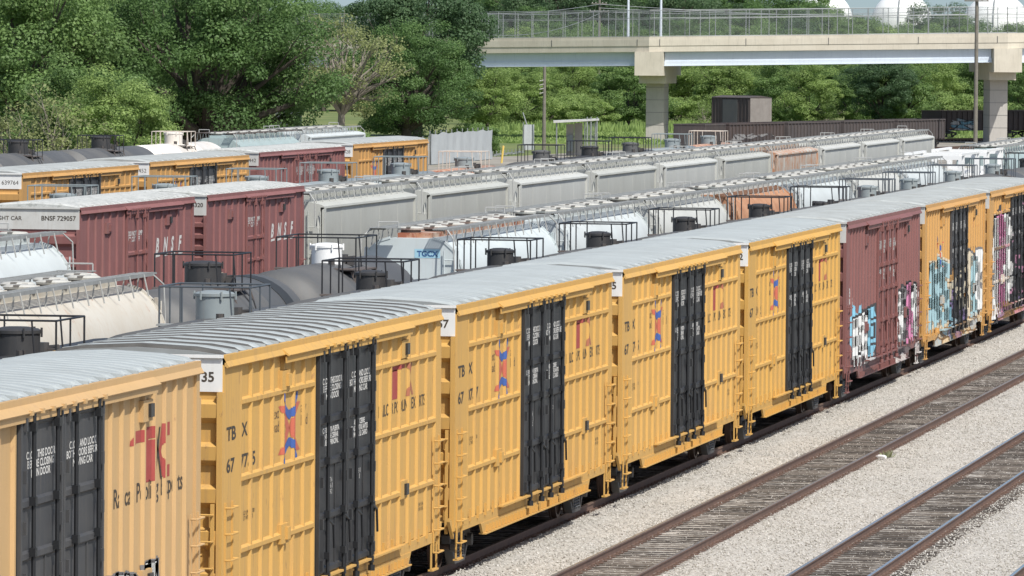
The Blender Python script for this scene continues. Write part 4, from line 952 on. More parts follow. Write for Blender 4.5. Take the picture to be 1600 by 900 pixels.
for nm, xx in (('track under the tank cars right behind the nearest boxcars', TX), ('track under the rounded white hoppers', HX), ('track under the white hopper at the left edge', -18.25), ('track under the long line of grey hoppers', BX), ('track under the grey railed tank cars', R5),
               ('track under the far left yellow boxcars', RX), ('track under the farthest left black tank cars', R7)):
    track(nm, xx, 60, 560, 'rail_head_dull', 0, detail=False, spacing=0.55)
# gondola track
def seg_track(label, pa, pb):
    d = pb-pa; t = thing('railway_track', label, 'railway track', pa, math.atan2(-d.x, d.y), 'far cross tracks'); Ls = d.length
    for s in (-1, 1): rail_mb(s*0.7525, 0, Ls).build('rail', ['rail_rust', 'rail_head_dull'], t)
    rest = MB()
    for k in range(int(Ls/0.55)):
        rest.box(-1.28, 1.28, k*0.55, k*0.55+0.21, -0.34, -0.152)
    rest.build('sleepers', 'sleeper', t, stuff=True)
seg_track('track under the string of low dark gondolas', P[0]+(P[0]-P[1])*3, P[-1]+(P[-1]-P[-2])*2)
seg_track('track under the tall dark gondolas behind the pole', Q[0]+(Q[0]-Q[1])*1.2, Q[-1]+(Q[-1]-Q[-2])*2)

# ------------------------------------------------------------------ ground
def ground_mat(name, kind):
    m = bpy.data.materials.new(name); nt, b = nodes_of(m); b.inputs['Roughness'].default_value = 0.95
    tc = nt.nodes.new('ShaderNodeTexCoord'); v = tc.outputs['Object']
    if kind == 'ballast':
        vc = nt.nodes.new('ShaderNodeSeparateColor'); nt.links.new(voro(nt, v, 28), vc.inputs[0])
        col = ramp(nt, vc.outputs[0], [(0.0, (0.17, 0.155, 0.135)), (0.14, (0.30, 0.28, 0.25)), (0.30, (0.415, 0.39, 0.345)), (0.6, (0.455, 0.43, 0.385)), (0.85, (0.52, 0.50, 0.455)), (0.97, (0.64, 0.615, 0.57))])
        big = ramp(nt, noise(nt, v, 0.45, 5), [(0.35, 0.0), (0.7, 1.0)])
        col = mixc(nt, math_(nt, 'MULTIPLY', big, 0.22), col, (0.40, 0.36, 0.30))
        sep = nt.nodes.new('ShaderNodeSeparateXYZ'); nt.links.new(v, sep.inputs[0])
        # fine dust and rust staining that sits along each rail pair
        fac = None
        for c in (TA, TB, TC, TD):
            d = math_(nt, 'ABSOLUTE', math_(nt, 'SUBTRACT', sep.outputs[0], c))
            f = ramp(nt, d, [(0.0, 0.34), (0.88, 0.34), (1.05, 0.0)]) if True else None
            fac = f if fac is None else math_(nt, 'MAXIMUM', fac, f)
        n2 = ramp(nt, noise(nt, v, 2.2, 5), [(0.3, 0.35), (0.65, 1.0)])
        col = mixc(nt, math_(nt, 'MULTIPLY', fac, n2), col, (0.20, 0.155, 0.12))
        left = ramp(nt, math_(nt, 'MULTIPLY', math_(nt, 'ADD', sep.outputs[0], 3.0), -1), [(0.0, 0.0), (1.0, 1.0)])
        h = voro(nt, v, 28, 'Distance')
        bp = nt.nodes.new('ShaderNodeBump'); bp.inputs['Strength'].default_value = 0.5; bp.inputs['Distance'].default_value = 0.02; bp.invert = True
        nt.links.new(h, bp.inputs['Height']); nt.links.new(bp.outputs[0], b.inputs['Normal'])
    elif kind == 'yard':
        f = ramp(nt, noise(nt, v, 0.25, 7), [(0.35, (0.17, 0.155, 0.13)), (0.5, (0.27, 0.25, 0.215)), (0.68, (0.34, 0.32, 0.27))])
        g = ramp(nt, noise(nt, v, 0.12, 6), [(0.55, 0.0), (0.66, 0.8)])
        col = mixc(nt, g, f, (0.13, 0.15, 0.055))
        bp = nt.nodes.new('ShaderNodeBump'); bp.inputs['Strength'].default_value = 0.5; nt.links.new(noise(nt, v, 9, 4), bp.inputs['Height']); nt.links.new(bp.outputs[0], b.inputs['Normal'])
    else:
        f = ramp(nt, noise(nt, v, 0.09, 7, 0.7), [(0.30, (0.085, 0.125, 0.032)), (0.5, (0.15, 0.185, 0.055)), (0.62, (0.24, 0.225, 0.09)), (0.75, (0.34, 0.28, 0.15))])
        g = noise(nt, v, 2.5, 5)
        col = mixc(nt, math_(nt, 'MULTIPLY', g, 0.5), f, (0.09, 0.13, 0.035))
        bp = nt.nodes.new('ShaderNodeBump'); bp.inputs['Strength'].default_value = 0.8; nt.links.new(noise(nt, v, 4, 5), bp.inputs['Height']); nt.links.new(bp.outputs[0], b.inputs['Normal'])
    nt.links.new(col, b.inputs['Base Color']); return m
M['ballast'] = ground_mat('limestone_ballast', 'ballast'); M['yard'] = ground_mat('yard_cinders', 'yard'); M['grass'] = ground_mat('dry_grass', 'grass')
def sheet(name, pts, z, mt):
    m = MB(); m.add([(x, y, z) for x, y in pts], [tuple(range(len(pts)))]); o = m.build(name, mt); tag(o, kind='structure'); 
    if o.data.polygons[0].normal.z < 0: o.data.flip_normals()
    return o
sheet('ground', [(-2500, -400), (2500, -400), (2500, 4500), (-2500, 4500)], -0.36, 'grass')
sheet('yard_ground', [(-90, -30), (60, -30), (60, 640), (-30, 900), (-70, 700), (-78, 600), (-90, 560)], -0.30, 'yard')
def ballast_grid(x0, x1, y0, y1, dx, dy, amp):
    nx = int((x1-x0)/dx)+1; ny = int((y1-y0)/dy)+1
    X, Y = np.meshgrid(np.linspace(x0, x1, nx), np.linspace(y0, y1, ny))
    g = np.random.default_rng(3); Z = g.normal(0, amp, X.shape)
    low = g.normal(0, 1, (ny//8+3, nx//6+3)); yi = np.arange(ny)/8; xi = np.arange(nx)/6
    a = yi.astype(int); b = xi.astype(int); fy = (yi-a)[:, None]; fx = (xi-b)[None, :]
    L_ = low[a][:, b]*(1-fy)*(1-fx)+low[a+1][:, b]*fy*(1-fx)+low[a][:, b+1]*(1-fy)*fx+low[a+1][:, b+1]*fy*fx
    base = np.full(X.shape, -0.125)
    for c in (TA, TB, TC, TD):
        d = X-c; ad = np.abs(d)
        inner = np.clip((0.98-ad)/0.12, 0, 1); prof = -0.172*inner+base*(1-inner)
        base = np.where(ad < 1.0, prof, base)
        # tie ends stay open on the right of the polished track and partly beside the others
        if c == TC: k = np.clip((1.55+0.15*L_-d)/0.15, 0, 1)*(d > 0.9); base = base*(1-k)+(-0.172)*k
        else: k = 0.55*np.clip((1.40+0.12*L_-ad)/0.2, 0, 1)*(ad > 0.9); base = base*(1-k)+(-0.165)*k
    Z = Z*np.where(base < -0.155, 0.6, 1)+base+L_*0.007
    V = np.stack([X, Y, Z], -1).reshape(-1, 3)
    idx = np.arange(nx*ny).reshape(ny, nx); F = np.stack([idx[:-1, :-1], idx[:-1, 1:], idx[1:, 1:], idx[1:, :-1]], -1).reshape(-1, 4)
    me = bpy.data.meshes.new('ballast'); me.vertices.add(len(V)); me.vertices.foreach_set('co', V.ravel()); me.loops.add(F.size); me.loops.foreach_set('vertex_index', F.ravel())
    me.polygons.add(len(F)); me.polygons.foreach_set('loop_start', np.arange(0, F.size, 4)); me.update(calc_edges=True); me.validate()
    me.materials.append(M['ballast']); o = bpy.data.objects.new('ballast', me); COL.objects.link(o); tag(o, kind='structure'); return o
ballast_grid(-2.6, 20.0, 70, 262, 0.085, 0.16, 0.008)
ballast_grid(-2.6, 20.0, 262, 640, 0.20, 0.6, 0.008)
# loose stones
def stones(n, name, xr, yr, zf, smin, smax, seed):
    g = np.random.default_rng(seed); x = g.uniform(*xr, n); y = yr[0]+(yr[1]-yr[0])*g.uniform(0, 1, n)**1.3; gd = np.minimum(np.minimum(np.abs(x-TB), np.abs(x-TC)), np.minimum(np.abs(x-TA), np.abs(x-TD))) < 0.98; kp = (~gd) | (g.uniform(0, 1, n) < 0.25); x, y = x[kp], y[kp]; gd = gd[kp]; n = len(x); z = zf(x, y)
    base = np.array([(1, 0, 0), (-1, 0, 0), (0, 1, 0), (0, -1, 0), (0, 0, .8), (0, 0, -.8)]); F0 = np.array([(0, 2, 4), (2, 1, 4), (1, 3, 4), (3, 0, 4), (2, 0, 5), (1, 2, 5), (3, 1, 5), (0, 3, 5)])
    s = g.uniform(smin, smax, (n, 1, 3))*0.5*np.where(gd, 0.6, 1.0)[:, None, None]; a = g.uniform(0, 2*PI, n); c, sn = np.cos(a), np.sin(a)
    P_ = base[None]*s*(1+g.uniform(-.25, .25, (n, 6, 1))); Q_ = P_.copy(); Q_[..., 0] = P_[..., 0]*c[:, None]-P_[..., 1]*sn[:, None]; Q_[..., 1] = P_[..., 0]*sn[:, None]+P_[..., 1]*c[:, None]
    Q_[..., 2] += P_[..., 0]*0.3
    V = (Q_+np.stack([x, y, z], -1)[:, None, :]).reshape(-1, 3); F = (F0[None]+np.arange(n)[:, None, None]*6).reshape(-1, 3)
    me = bpy.data.meshes.new(name); me.vertices.add(len(V)); me.vertices.foreach_set('co', V.ravel()); me.loops.add(F.size); me.loops.foreach_set('vertex_index', F.ravel())
    me.polygons.add(len(F)); me.polygons.foreach_set('loop_start', np.arange(0, F.size, 3)); me.update(calc_edges=True)
    at_ = me.attributes.new('tone', 'FLOAT', 'FACE'); at_.data.foreach_set('value', np.repeat(g.uniform(0, 1, n), 8))
    me.materials.append(M['stone']); o = bpy.data.objects.new(name, me); COL.objects.link(o); tag(o, kind='stuff', label='loose pale grey limestone chips lying over the track bed', cat='gravel'); return o
ms = bpy.data.materials.new('limestone_chip'); nt, bb = nodes_of(ms); bb.inputs['Roughness'].default_value = 0.9
an = nt.nodes.new('ShaderNodeAttribute'); an.attribute_name = 'tone'
nt.links.new(ramp(nt, an.outputs['Fac'], [(0, (0.22, 0.20, 0.17)), (0.15, (0.37, 0.35, 0.31)), (0.7, (0.46, 0.435, 0.39)), (1, (0.66, 0.64, 0.60))]), bb.inputs['Base Color']); M['stone'] = ms
def zf(x, y):
    r = np.full_like(x, -0.115)
    for c in (TA, TB, TC, TD): r = np.where(np.abs(x-c) < 0.95, -0.147, r)
    return r
stones(130000, 'ballast_stones', (0.8, 15.0), (84, 240), zf, 0.022, 0.058, 5)

def weed(label, x, y, s_):
    m = MB(); rn = random.Random(int(x*100+y))
    for k in range(46):
        a = rn.uniform(0, 2*PI); r_ = rn.uniform(0, 0.16)*s_; h = rn.uniform(0.06, 0.22)*s_; px_, py_ = r_*math.cos(a), r_*math.sin(a); b = rn.uniform(0, PI); w_ = 0.03*s_
        m.add([(px_-w_*math.cos(b), py_-w_*math.sin(b), 0), (px_+w_*math.cos(b), py_+w_*math.sin(b), 0), (px_*1.6+w_, py_*1.6, h)], [(0, 1, 2)])
    o = m.build('weed', 'tank_grey'); o.data.materials[0] = M['leaf_plain']; o.location = (x, y, -0.13); tag(o, label, 'weed', 'small weeds in the ballast')
M['leaf_plain'] = mat('weed_leaf', (0.24, 0.26, 0.14), 0.8)
weed('small pale weed on the ballast beside the right rail of the brown-railed track', 5.02, 163.0, 1.0)
m = MB(); m.lathe([(-0.16, 0.035), (-0.10, 0.05), (0.08, 0.05), (0.13, 0.02), (0.16, 0.02)], (0, 0, 0.05), 'y', 12); o = m.build('bottle', 'dome'); o.location = (4.95, 162.2, -0.125); o.rotation_euler = (0, 0, 0.9); tag(o, 'white plastic bottle lying beside the small weed on the ballast', 'litter')
# ------------------------------------------------------------------ overpass
def overpass():
    t = thing('road_bridge', 'pale concrete road bridge with blue-grey girders and tall mesh fence', 'bridge', at(1035, 715))
    O = t.location.copy(); IR = lambda p: Vector(p)-O
    D = 715.0
    # deck line: (picture column, distance, parapet top height)
    def zp(px): return zat(px, 60.0-8.0*(px-740)/860, D)
    nodes = [(-420, 790), (420, 738), (1011, 711), (1571, 711), (2300, 745)]
    pts = [at(px, d) for px, d in nodes]; zs = [zp(px) for px, d in nodes]
    def quadprism(mb, a, b, za, zb, u0, u1, h0, h1, n0, n1):   # along a->b, between offsets u0..u1 away from the viewer, heights relative to the parapet top
        A = [a+n0*u0, a+n0*u1, b+n1*u1, b+n1*u0]
        lo = [Vector((q.x, q.y, z+h0))-O for q, z in zip(A, (za, za, zb, zb))]; hi = [Vector((q.x, q.y, z+h1))-O for q, z in zip(A, (za, za, zb, zb))]
        mb.hexa(lo, hi)
    nrm = []
    for i in range(len(pts)):
        a = pts[max(0, i-1)]; b = pts[min(len(pts)-1, i+1)]; d = (b-a).normalized(); nrm.append(Vector((-d.y, d.x, 0)))
    W_ = 13.0
    par = MB(); dk = MB(); gd = MB()
    for i in range(len(pts)-1):
        a, b, za, zb, n0, n1 = pts[i], pts[i+1], zs[i], zs[i+1], nrm[i], nrm[i+1]
        dk2 = (b-a).normalized()
        quadprism(par, a, b, za, zb, 0.0, 0.30, -0.85, 0.0, n0, n1); quadprism(par, a, b, za, zb, -0.06, 0.0, -0.98, -0.30, n0, n1); quadprism(par, a, b, za, zb, 0.0, 0.34, -1.62, -0.98, n0, n1)
        quadprism(par, a, b, za, zb, 0.003, 0.28, -0.98, -0.85, n0, n1)
        quadprism(par, a, b, za, zb, W_-0.3, W_, -1.62, 0.0, n0, n1)
        quadprism(dk, a, b, za, zb, 0.35, W_-0.31, -1.25, -0.95, n0, n1)
        for u in (0.62, 3.6, 6.4, 9.2, 12.0):
            g_ = (b-a).normalized()*1.5
            quadprism(gd, a+g_, b-g_, za, zb, u-0.02, u+0.03, -3.05, -1.63, n0, n1)
            quadprism(gd, a+g_, b-g_, za, zb, u-0.25, u+0.25, -1.68, -1.625, n0, n1)
            quadprism(gd, a+g_, b-g_, za, zb, u-0.30, u+0.30, -3.12, -3.05, n0, n1)
            quadprism(gd, a+g_, b-g_, za, zb, u-0.14, u-0.02, -3.05, -2.62, n0, n1)
    par.build('parapet', 'conc', t); dk.build('deck', 'conc_grey', t); gd.build('girder', 'girder', t)
    for i in range(1, 3):
        a, b, za, zb, n0, n1 = pts[i], pts[i+1], zs[i], zs[i+1], nrm[i], nrm[i+1]
        for f in (0.03, 0.27, 0.5, 0.75, 0.97):
            q = a.lerp(b, f); e_ = (b-a).normalized()*0.035; z = za+(zb-za)*f; nn = n0.lerp(n1, f); j = MB()
            quadprism(j, q-e_, q+e_, z, z, -0.085, 0.02, -1.0, -0.28, nn, nn); j.build('joint', 'tank_dark', t)
    # piers
    for px, tilt in ((1011, 0.17), (1571, -0.13), (420, 0.3)):
        c = at(px, 711 if px > 500 else 738); z = zp(px); i = {1011: 2, 1571: 3, 420: 1}[px]
        back = (FH*math.cos(tilt)+RH*math.sin(tilt)).normalized(); rt = Vector((back.y, -back.x, 0))
        cap = MB()
        def pb(mb, u0, u1, w, z0, z1, w1=None):
            A = [c+back*u0-rt*w, c+back*u0+rt*w, c+back*u1+rt*w, c+back*u1-rt*w]
            mb.hexa([Vector((q.x, q.y, z0))-O for q in A], [Vector((q.x, q.y, z1))-O for q in A])
        pb(cap, -0.25, W_+0.3, 1.52, z-4.15, z-1.62)
        pb(cap, 2.5, W_-2.5, 1.45, z-5.0, z-4.15)
        o = cap.build('pier_cap', 'conc', t)
        col = MB(); pb(col, W_*0.5-2.0+(0 if px != 1571 else 0), W_*0.5+1.5, 0.96, -0.4, z-5.0); 
        co = col.build('column', 'conc_grey', t)
        gr = MB()
        for k in range(1, 6): pb(gr, W_*0.5-2.02, W_*0.5+1.52, 0.975, k*1.35, k*1.35+0.03)
        gr.build('joints', 'tank_dark', co)
    # fence on the parapet
    mesh = MB(); post = MB(); rl = MB()
    for i in range(1, 4):
        a, b, za, zb = pts[i], pts[i+1], zs[i], zs[i+1]
        if i == 3: b = a.lerp(b, 0.12); zb = za+(zb-za)*0.12
        Ls = (b-a).length; n = max(1, int(Ls/2.1))
        for side, u in ((0, 0.15), (1, W_-0.15)):
            nn = nrm[i]; rls = [MB(), MB(), MB()]
            for k in range(n+1):
                q = a.lerp(b, k/n)+nn.lerp(nrm[i+1] if i < 3 else nn, k/n)*u; z = za+(zb-za)*k/n
                if k % (1 if side == 0 else 1) == 0: pp = MB(); pp.cyl(Vector((q.x, q.y, z))-O, Vector((q.x, q.y, z+2.85))-O, 0.045, n=6); pp.build('fence_post', 'fence_metal', t)
                if k < n:
                    q2 = a.lerp(b, (k+1)/n)+nn.lerp(nrm[i+1] if i < 3 else nn, (k+1)/n)*u; z2 = za+(zb-za)*(k+1)/n
                    for hh, rl in zip((0.05, 2.0, 2.85), rls): rl.cyl(Vector((q.x, q.y, z+hh))-O, Vector((q2.x, q2.y, z2+hh))-O, 0.03, n=5)
                    if side == 0 and i >= 1:
                        # woven mesh as crossing wires
                        m = 13; A_ = Vector((q.x, q.y, z))-O; B_ = Vector((q2.x, q2.y, z2))-O
                        for j in range(-m, m):
                            def pt(s_, h_): return A_.lerp(B_, s_)+Vector((0, 0, h_))
                            for sgn in (1, -1):
                                s0, s1 = j/m, j/m+1.0; h0, h1 = 0.05, 2.85
                                if s0 < 0: h0 = 0.05+2.8*(-s0); s0 = 0
                                if s1 > 1: h1 = 2.85-2.8*(s1-1); s1 = 1
                                if s1 <= s0: continue
                                pa, pb_ = (pt(s0, h0), pt(s1, h1)) if sgn > 0 else (pt(1-s0, h0), pt(1-s1, h1))
                                mesh.cyl(pa, pb_, 0.010, n=3, caps=False)
            for rl in rls: rl.build('fence_rail', 'fence_metal', t)
    mesh.build('fence_mesh', 'fence_metal', t)
    return t
overpass()
# lamp poles standing on the bridge
for px, lb in ((978, 'left one of two slim grey lamp poles rising from the bridge'), (1029, 'right one of two slim grey lamp poles rising from the bridge')):
    p = at(px, 716.5); z = zat(px, 56, 715)-0.9
    t = thing('lamp_pole', lb, 'lamp pole', (p.x, p.y, z), 0, 'lamp poles on the bridge')
    m = MB(); m.cyl((0, 0, 0), (0, 0, 9.5), 0.15, 0.09, n=10); m.cyl((0, 0, 0), (0, 0, 0.3), 0.25, n=10); m.build('pole', 'girder', t)
    m = MB(); m.tube([(0, 0, 9.4), (0.8, 0.1, 9.9), (1.8, 0.2, 10.0)], 0.05, 6); m.build('arm', 'girder', t)
    m = MB(); m.box(1.7, 2.4, 0.05, 0.35, 9.93, 10.07); m.build('lamp_head', 'fence_metal', t)

# ------------------------------------------------------------------ poles, wires, shed, fence bits
def upole(label, p, h, r=0.17, arms=(), dark='wood_pole', lean=0.0):
    t = thing('utility_pole', label, 'utility pole', p)
    m = MB(); m.cyl((0, 0, -0.4), (lean, 0, h), r, r*0.72, n=10); m.build('pole', dark, t)
    for (z, w) in arms:
        m = MB(); m.box(-w, w, -0.16-r, -r+0.0, z, z+0.12)
        m.build('crossarm', dark, t)
        for q in (-w*0.9, -w*0.45, w*0.45, w*0.9):
            i = MB(); i.lathe([(0, 0.04), (0.06, 0.07), (0.14, 0.04)], (q, -0.08-r, z+0.12), 'z', 8); i.build('insulator', 'hatch', t)
    return t
upole('tall bare wooden pole standing right of the last grey hopper, in front of the bridge', at(1522, 655), 17.0, 0.22, ((14.5, 1.2),))
u2 = upole('short wooden pole with insulators left of the small shed', at(848, 640), zat(848, 104, 640), 0.19)
m = MB()
for k in range(4): m.cyl((-0.45, -0.1, 5.2+k*0.4), (-0.05, -0.1, 5.3+k*0.4), 0.05, n=6)
m.build('insulator', 'hatch', u2)
upole('wooden pole behind the bridge where the overhead wires meet', at(933, 868), 18.0, 0.20, ((14.2, 1.3), (15.2, 1.0)))
upole('leaning thin pole stub above the grass beside the gate', at(822, 690, 0)+Vector((0.6, 0, 0)), zat(808, 168, 690)-0.5, 0.09, dark='fence_metal', lean=-1.1)
def wire(label, a, b, sag=0.8, r=0.035):
    m = MB(); n = 14; a = Vector(a); b = Vector(b)
    pts = [a.lerp(b, k/n)-Vector((0, 0, sag*4*(k/n)*(1-k/n))) for k in range(n+1)]
    m.tube([p-a for p in pts], r, 5); o = m.build('overhead_wire', 'wire'); o.location = a; tag(o, label, 'wire', 'overhead wires')
J = at(933, 867)
for k, (px, py, d, lb) in enumerate([(722, 14, 700, 'upper'), (722, 22, 700, 'lower')]):
    wire('%s wire running left from the pole behind the bridge' % lb, (J.x, J.y, 14.3+k*0.9), (*at(px-60, d)[:2], zat(px-60, py-2, d)), 0.6)
for k, (px, py, d, lb) in enumerate([(1700, 6, 900, 'top'), (1700, 16, 900, 'middle'), (1700, 26, 900, 'lowest')]):
    wire('%s wire running right from the pole behind the bridge' % lb, (J.x, J.y, 14.2+k*0.5), (*at(px, d)[:2], zat(px, py, d)), 0.8)
wire('slack wire dropping steeply left from the pole to behind the fence', (J.x, J.y, 14.0), (*at(740, 760)[:2], zat(740, 52, 760)), 1.2)
def shed():
    c = at(866, 612); t = thing('open_shed', 'small open shed with flat pale metal roof and chain link side', 'shed', c, math.atan2(-FH.x, FH.y))
    r = MB(); r.hexa([(-0.2, -0.3, 2.72), (4.0, -0.3, 2.98), (4.0, 3.2, 3.0), (-0.2, 3.2, 2.74)], [(-0.2, -0.3, 2.90), (4.0, -0.3, 3.12), (4.0, 3.2, 3.14), (-0.2, 3.2, 2.92)]); r.build('roof', 'white_dirty', t)
    for x, y in ((0.1, 0), (2.7, 0), (0.1, 2.9), (3.7, 2.9)):
        p = MB(); p.cyl((x, y, -0.35), (x, y, 2.8), 0.06, n=8); p.build('post', 'fence_metal', t)
    w = MB(); w.box(1.0, 1.7, 2.2, 2.3, -0.3, 2.6); w.box(1.75, 2.5, 2.4, 2.5, -0.3, 2.7); w.build('wall_panel', 'conc_grey', t)
    d = MB(); d.box(1.1, 1.6, 1.8, 2.15, 0.1, 1.6); d.build('cabinet', 'tank_grey', t)
    f = MB()
    for x in (2.9, 3.25, 3.8): f.cyl((x, -0.2, -0.35), (x, -0.2, 3.3), 0.06, n=8)
    for k in range(22): f.cyl((2.9+0.04*k, -0.2, -0.2), (2.9+0.04*k, -0.2, 2.7), 0.008, n=3)
    f.build('mesh_panel', 'fence_metal', t)
shed()
def screen(label, pxa, pxb, d0, d1, h, name='screen_fence', waves=True, mt='fabric'):
    a = at(pxa, d0, -0.3); b = at(pxb, d1, -0.3); dvec = b-a; Ls = dvec.length
    t = thing(name, label, 'fence', a, math.atan2(dvec.y, dvec.x))
    n = 40; vs = []; fs = []
    for k in range(n+1):
        x = Ls*k/n; y = 0.07*math.sin(k*1.3)+0.05*math.sin(k*0.5+1); sag = 0.08*math.sin(k*0.7)+(0.10 if k % 10 in (4, 5, 6) else 0) if waves else 0.0
        for z, q in ((0.05, 0.3), (h*0.5, 1.0), (h-sag, 0.4)): vs += [(x, y*q-0.02, z), (x, y*q+0.02, z)]
    for k in range(n):
        o = k*6; p = o+6
        for j in (0, 2): fs += [(o+j, p+j, p+j+2, o+j+2), (o+j+1, o+j+3, p+j+3, p+j+1)]
        fs += [(o+4, p+4, p+5, o+5)]
    m = MB(); m.add(vs, fs); m.build('fabric', mt, t, True)
    for k in range(int(Ls/2.6)+1):
        x = min(k*2.6, Ls); p = MB(); p.cyl((x, 0.12, -0.1), (x, 0.12, h+0.25), 0.04, n=6); p.build('post', 'fence_metal', t)
    return t
screen('grey fabric screened fence beyond the last far yellow boxcar', 672, 768, 560, 590, 2.65)
screen('low dark screened fence running left behind the last far yellow boxcar', 575, 675, 535, 562, 2.2, mt='conc_grey')
screen('narrow grey gate panel beside the short pole', 817, 833, 640, 642, 2.5, 'gate_panel', False)
screen('thin pale fence behind the shed', 770, 818, 604, 625, 0.25, 'low_fence', False, 'fence_metal')
t = thing('bollard', 'slim yellow marker post by the screened fence', 'bollard', at(782, 572, -0.3)); m = MB(); m.cyl((0, 0, 0), (0.15, 0, 1.45), 0.09, n=8); m.cyl((0.15, 0, 1.45), (0.155, 0, 1.50), 0.10, 0.06, n=8); m.build('post', 'bollard', t)
# spheres
for px, py, r_, lb in ((1284, 31, 44, 'leftmost white spherical storage tank beyond the trees'), (1405, 36, 48, 'middle white spherical storage tank beyond the trees'), (1553, 42, 53, 'rightmost and largest white spherical storage tank')):
    d = 1450.0; rad = r_*d/FPX; zc = zat(px, py, d); p = at(px, d)
    t = thing('storage_sphere', lb, 'storage tank', (p.x, p.y, 0), 0, 'white spherical storage tanks')
    m = MB(); m.lathe([(-rad*math.cos(k*PI/24), max(0.02, rad*math.sin(k*PI/24))) for k in range(25)], (0, 0, zc), 'z', 48); m.build('sphere', 'dome', t, True)
    for k in range(8):
        a = k*PI/4; m = MB(); m.cyl((rad*0.92*math.cos(a), rad*0.92*math.sin(a), -0.4), (rad*0.92*math.cos(a), rad*0.92*math.sin(a), zc), 0.35, n=8); m.build('leg', 'dome', t)
    m = MB(); m.tube([(0, -rad*math.cos(q)*1.02, zc+rad*math.sin(q)*1.02) for q in [j*PI/2/10 for j in range(11)]], 0.18, 5); m.build('stair_rail', 'fence_metal', t)

# ------------------------------------------------------------------ trees
def leaf_mat(name, a, b, c):
    m = bpy.data.materials.new(name); nt, bs = nodes_of(m); bs.inputs['Roughness'].default_value = 0.6
    an = nt.nodes.new('ShaderNodeAttribute'); an.attribute_name = 'tone'
    tc = nt.nodes.new('ShaderNodeTexCoord'); oi = nt.nodes.new('ShaderNodeObjectInfo')
    col = ramp(nt, an.outputs['Fac'], [(0.0, a), (0.55, b), (1.0, c)])
    n = ramp(nt, noise(nt, tc.outputs['Object'], 0.22, 3), [(0.35, 0.0), (0.65, 1.0)])
    col = mixc(nt, math_(nt, 'MULTIPLY', n, 0.45), col, tuple(x*1.25 for x in b))
    nt.links.new(col, bs.inputs['Base Color'])
    tr = nt.nodes.new('ShaderNodeBsdfTranslucent'); nt.links.new(col, tr.inputs['Color']); mx = nt.nodes.new('ShaderNodeMixShader'); mx.inputs[0].default_value = 0.5
    out = nt.nodes['Material Output']; nt.links.new(bs.outputs[0], mx.inputs[1]); nt.links.new(tr.outputs[0], mx.inputs[2]); nt.links.new(mx.outputs[0], out.inputs[0]); return m
M['leaf_oak'] = leaf_mat('dark_green_leaves', (0.067, 0.128, 0.045), (0.122, 0.217, 0.067), (0.193, 0.300, 0.099))
M['leaf_mid'] = leaf_mat('mid_green_leaves', (0.097, 0.168, 0.055), (0.174, 0.279, 0.088), (0.267, 0.388, 0.126))
M['leaf_light'] = leaf_mat('light_green_leaves', (0.147, 0.223, 0.067), (0.267, 0.377, 0.115), (0.397, 0.513, 0.170))
M['leaf_pale'] = leaf_mat('sparse_olive_leaves', (0.181, 0.209, 0.093), (0.281, 0.325, 0.129), (0.400, 0.439, 0.184))
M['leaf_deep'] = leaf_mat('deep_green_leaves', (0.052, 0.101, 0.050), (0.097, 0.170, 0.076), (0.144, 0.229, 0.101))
def crown_mesh(name, rx, rz, zc, nclump, per, leaf, seed, mt, droop=0.0, zmin=0.6, crad=(0.16, 0.30)):
    g = np.random.default_rng(seed)
    # clump centres: spread through the ellipsoid, more near the outside
    u = g.normal(size=(nclump, 3)); u /= np.linalg.norm(u, axis=1)[:, None]; rr = g.uniform(0.25, 1.0, nclump)**0.45
    lob = 1+0.16*np.sin(3*np.arctan2(u[:, 1], u[:, 0])+seed)+0.12*np.sin(5*u[:, 2]+seed*2)
    C_ = u*(rr*lob)[:, None]*np.array([rx, rx, rz]); C_[:, 2] += zc; C_ = C_[C_[:, 2] > zmin+0.4]
    nclump = len(C_); cr = g.uniform(*crad, nclump)*rx*g.choice([0.7, 1.0, 1.2], nclump)
    k = np.repeat(np.arange(nclump), per); n = len(k)
    d = g.normal(size=(n, 3)); d /= np.linalg.norm(d, axis=1)[:, None]; rad = g.uniform(0.2, 1, n)**0.4
    pos = C_[k]+d*(cr[k]*rad)[:, None]*np.array([1.15, 1.15, 0.62]); pos[:, 2] -= droop*g.uniform(0, 1, n)
    keep = pos[:, 2] > zmin; pos, d, k = pos[keep], d[keep], k[keep]; n = len(pos)
    nv = d*np.array([1, 1, 1.2])+np.array([0, 0, 0.5])+g.normal(0, 0.55, (n, 3)); nv /= np.linalg.norm(nv, axis=1)[:, None]
    h = np.cross(nv, g.normal(size=(n, 3))); h /= np.linalg.norm(h, axis=1)[:, None]; w = np.cross(nv, h)
    s = (leaf*g.uniform(0.6, 1.3, n))[:, None]
    V = np.stack([pos-h*s*0.62, pos+w*s*0.42-nv*s*0.10, pos+h*s*0.62, pos-w*s*0.42-nv*s*0.10], 1).reshape(-1, 3)
    F = np.arange(4*n).reshape(n, 4)
    me = bpy.data.meshes.new(name); me.vertices.add(4*n); me.vertices.foreach_set('co', V.ravel()); me.loops.add(4*n); me.loops.foreach_set('vertex_index', F.ravel())
    me.polygons.add(n); me.polygons.foreach_set('loop_start', np.arange(0, 4*n, 4)); me.update(calc_edges=True)
    tone = np.clip(g.uniform(0, 1, nclump)[k]*0.6+g.uniform(0, 0.4, n), 0, 1)
    a = me.attributes.new('tone', 'FLOAT', 'FACE'); a.data.foreach_set('value', tone); me.materials.append(M[mt])
    return me, C_
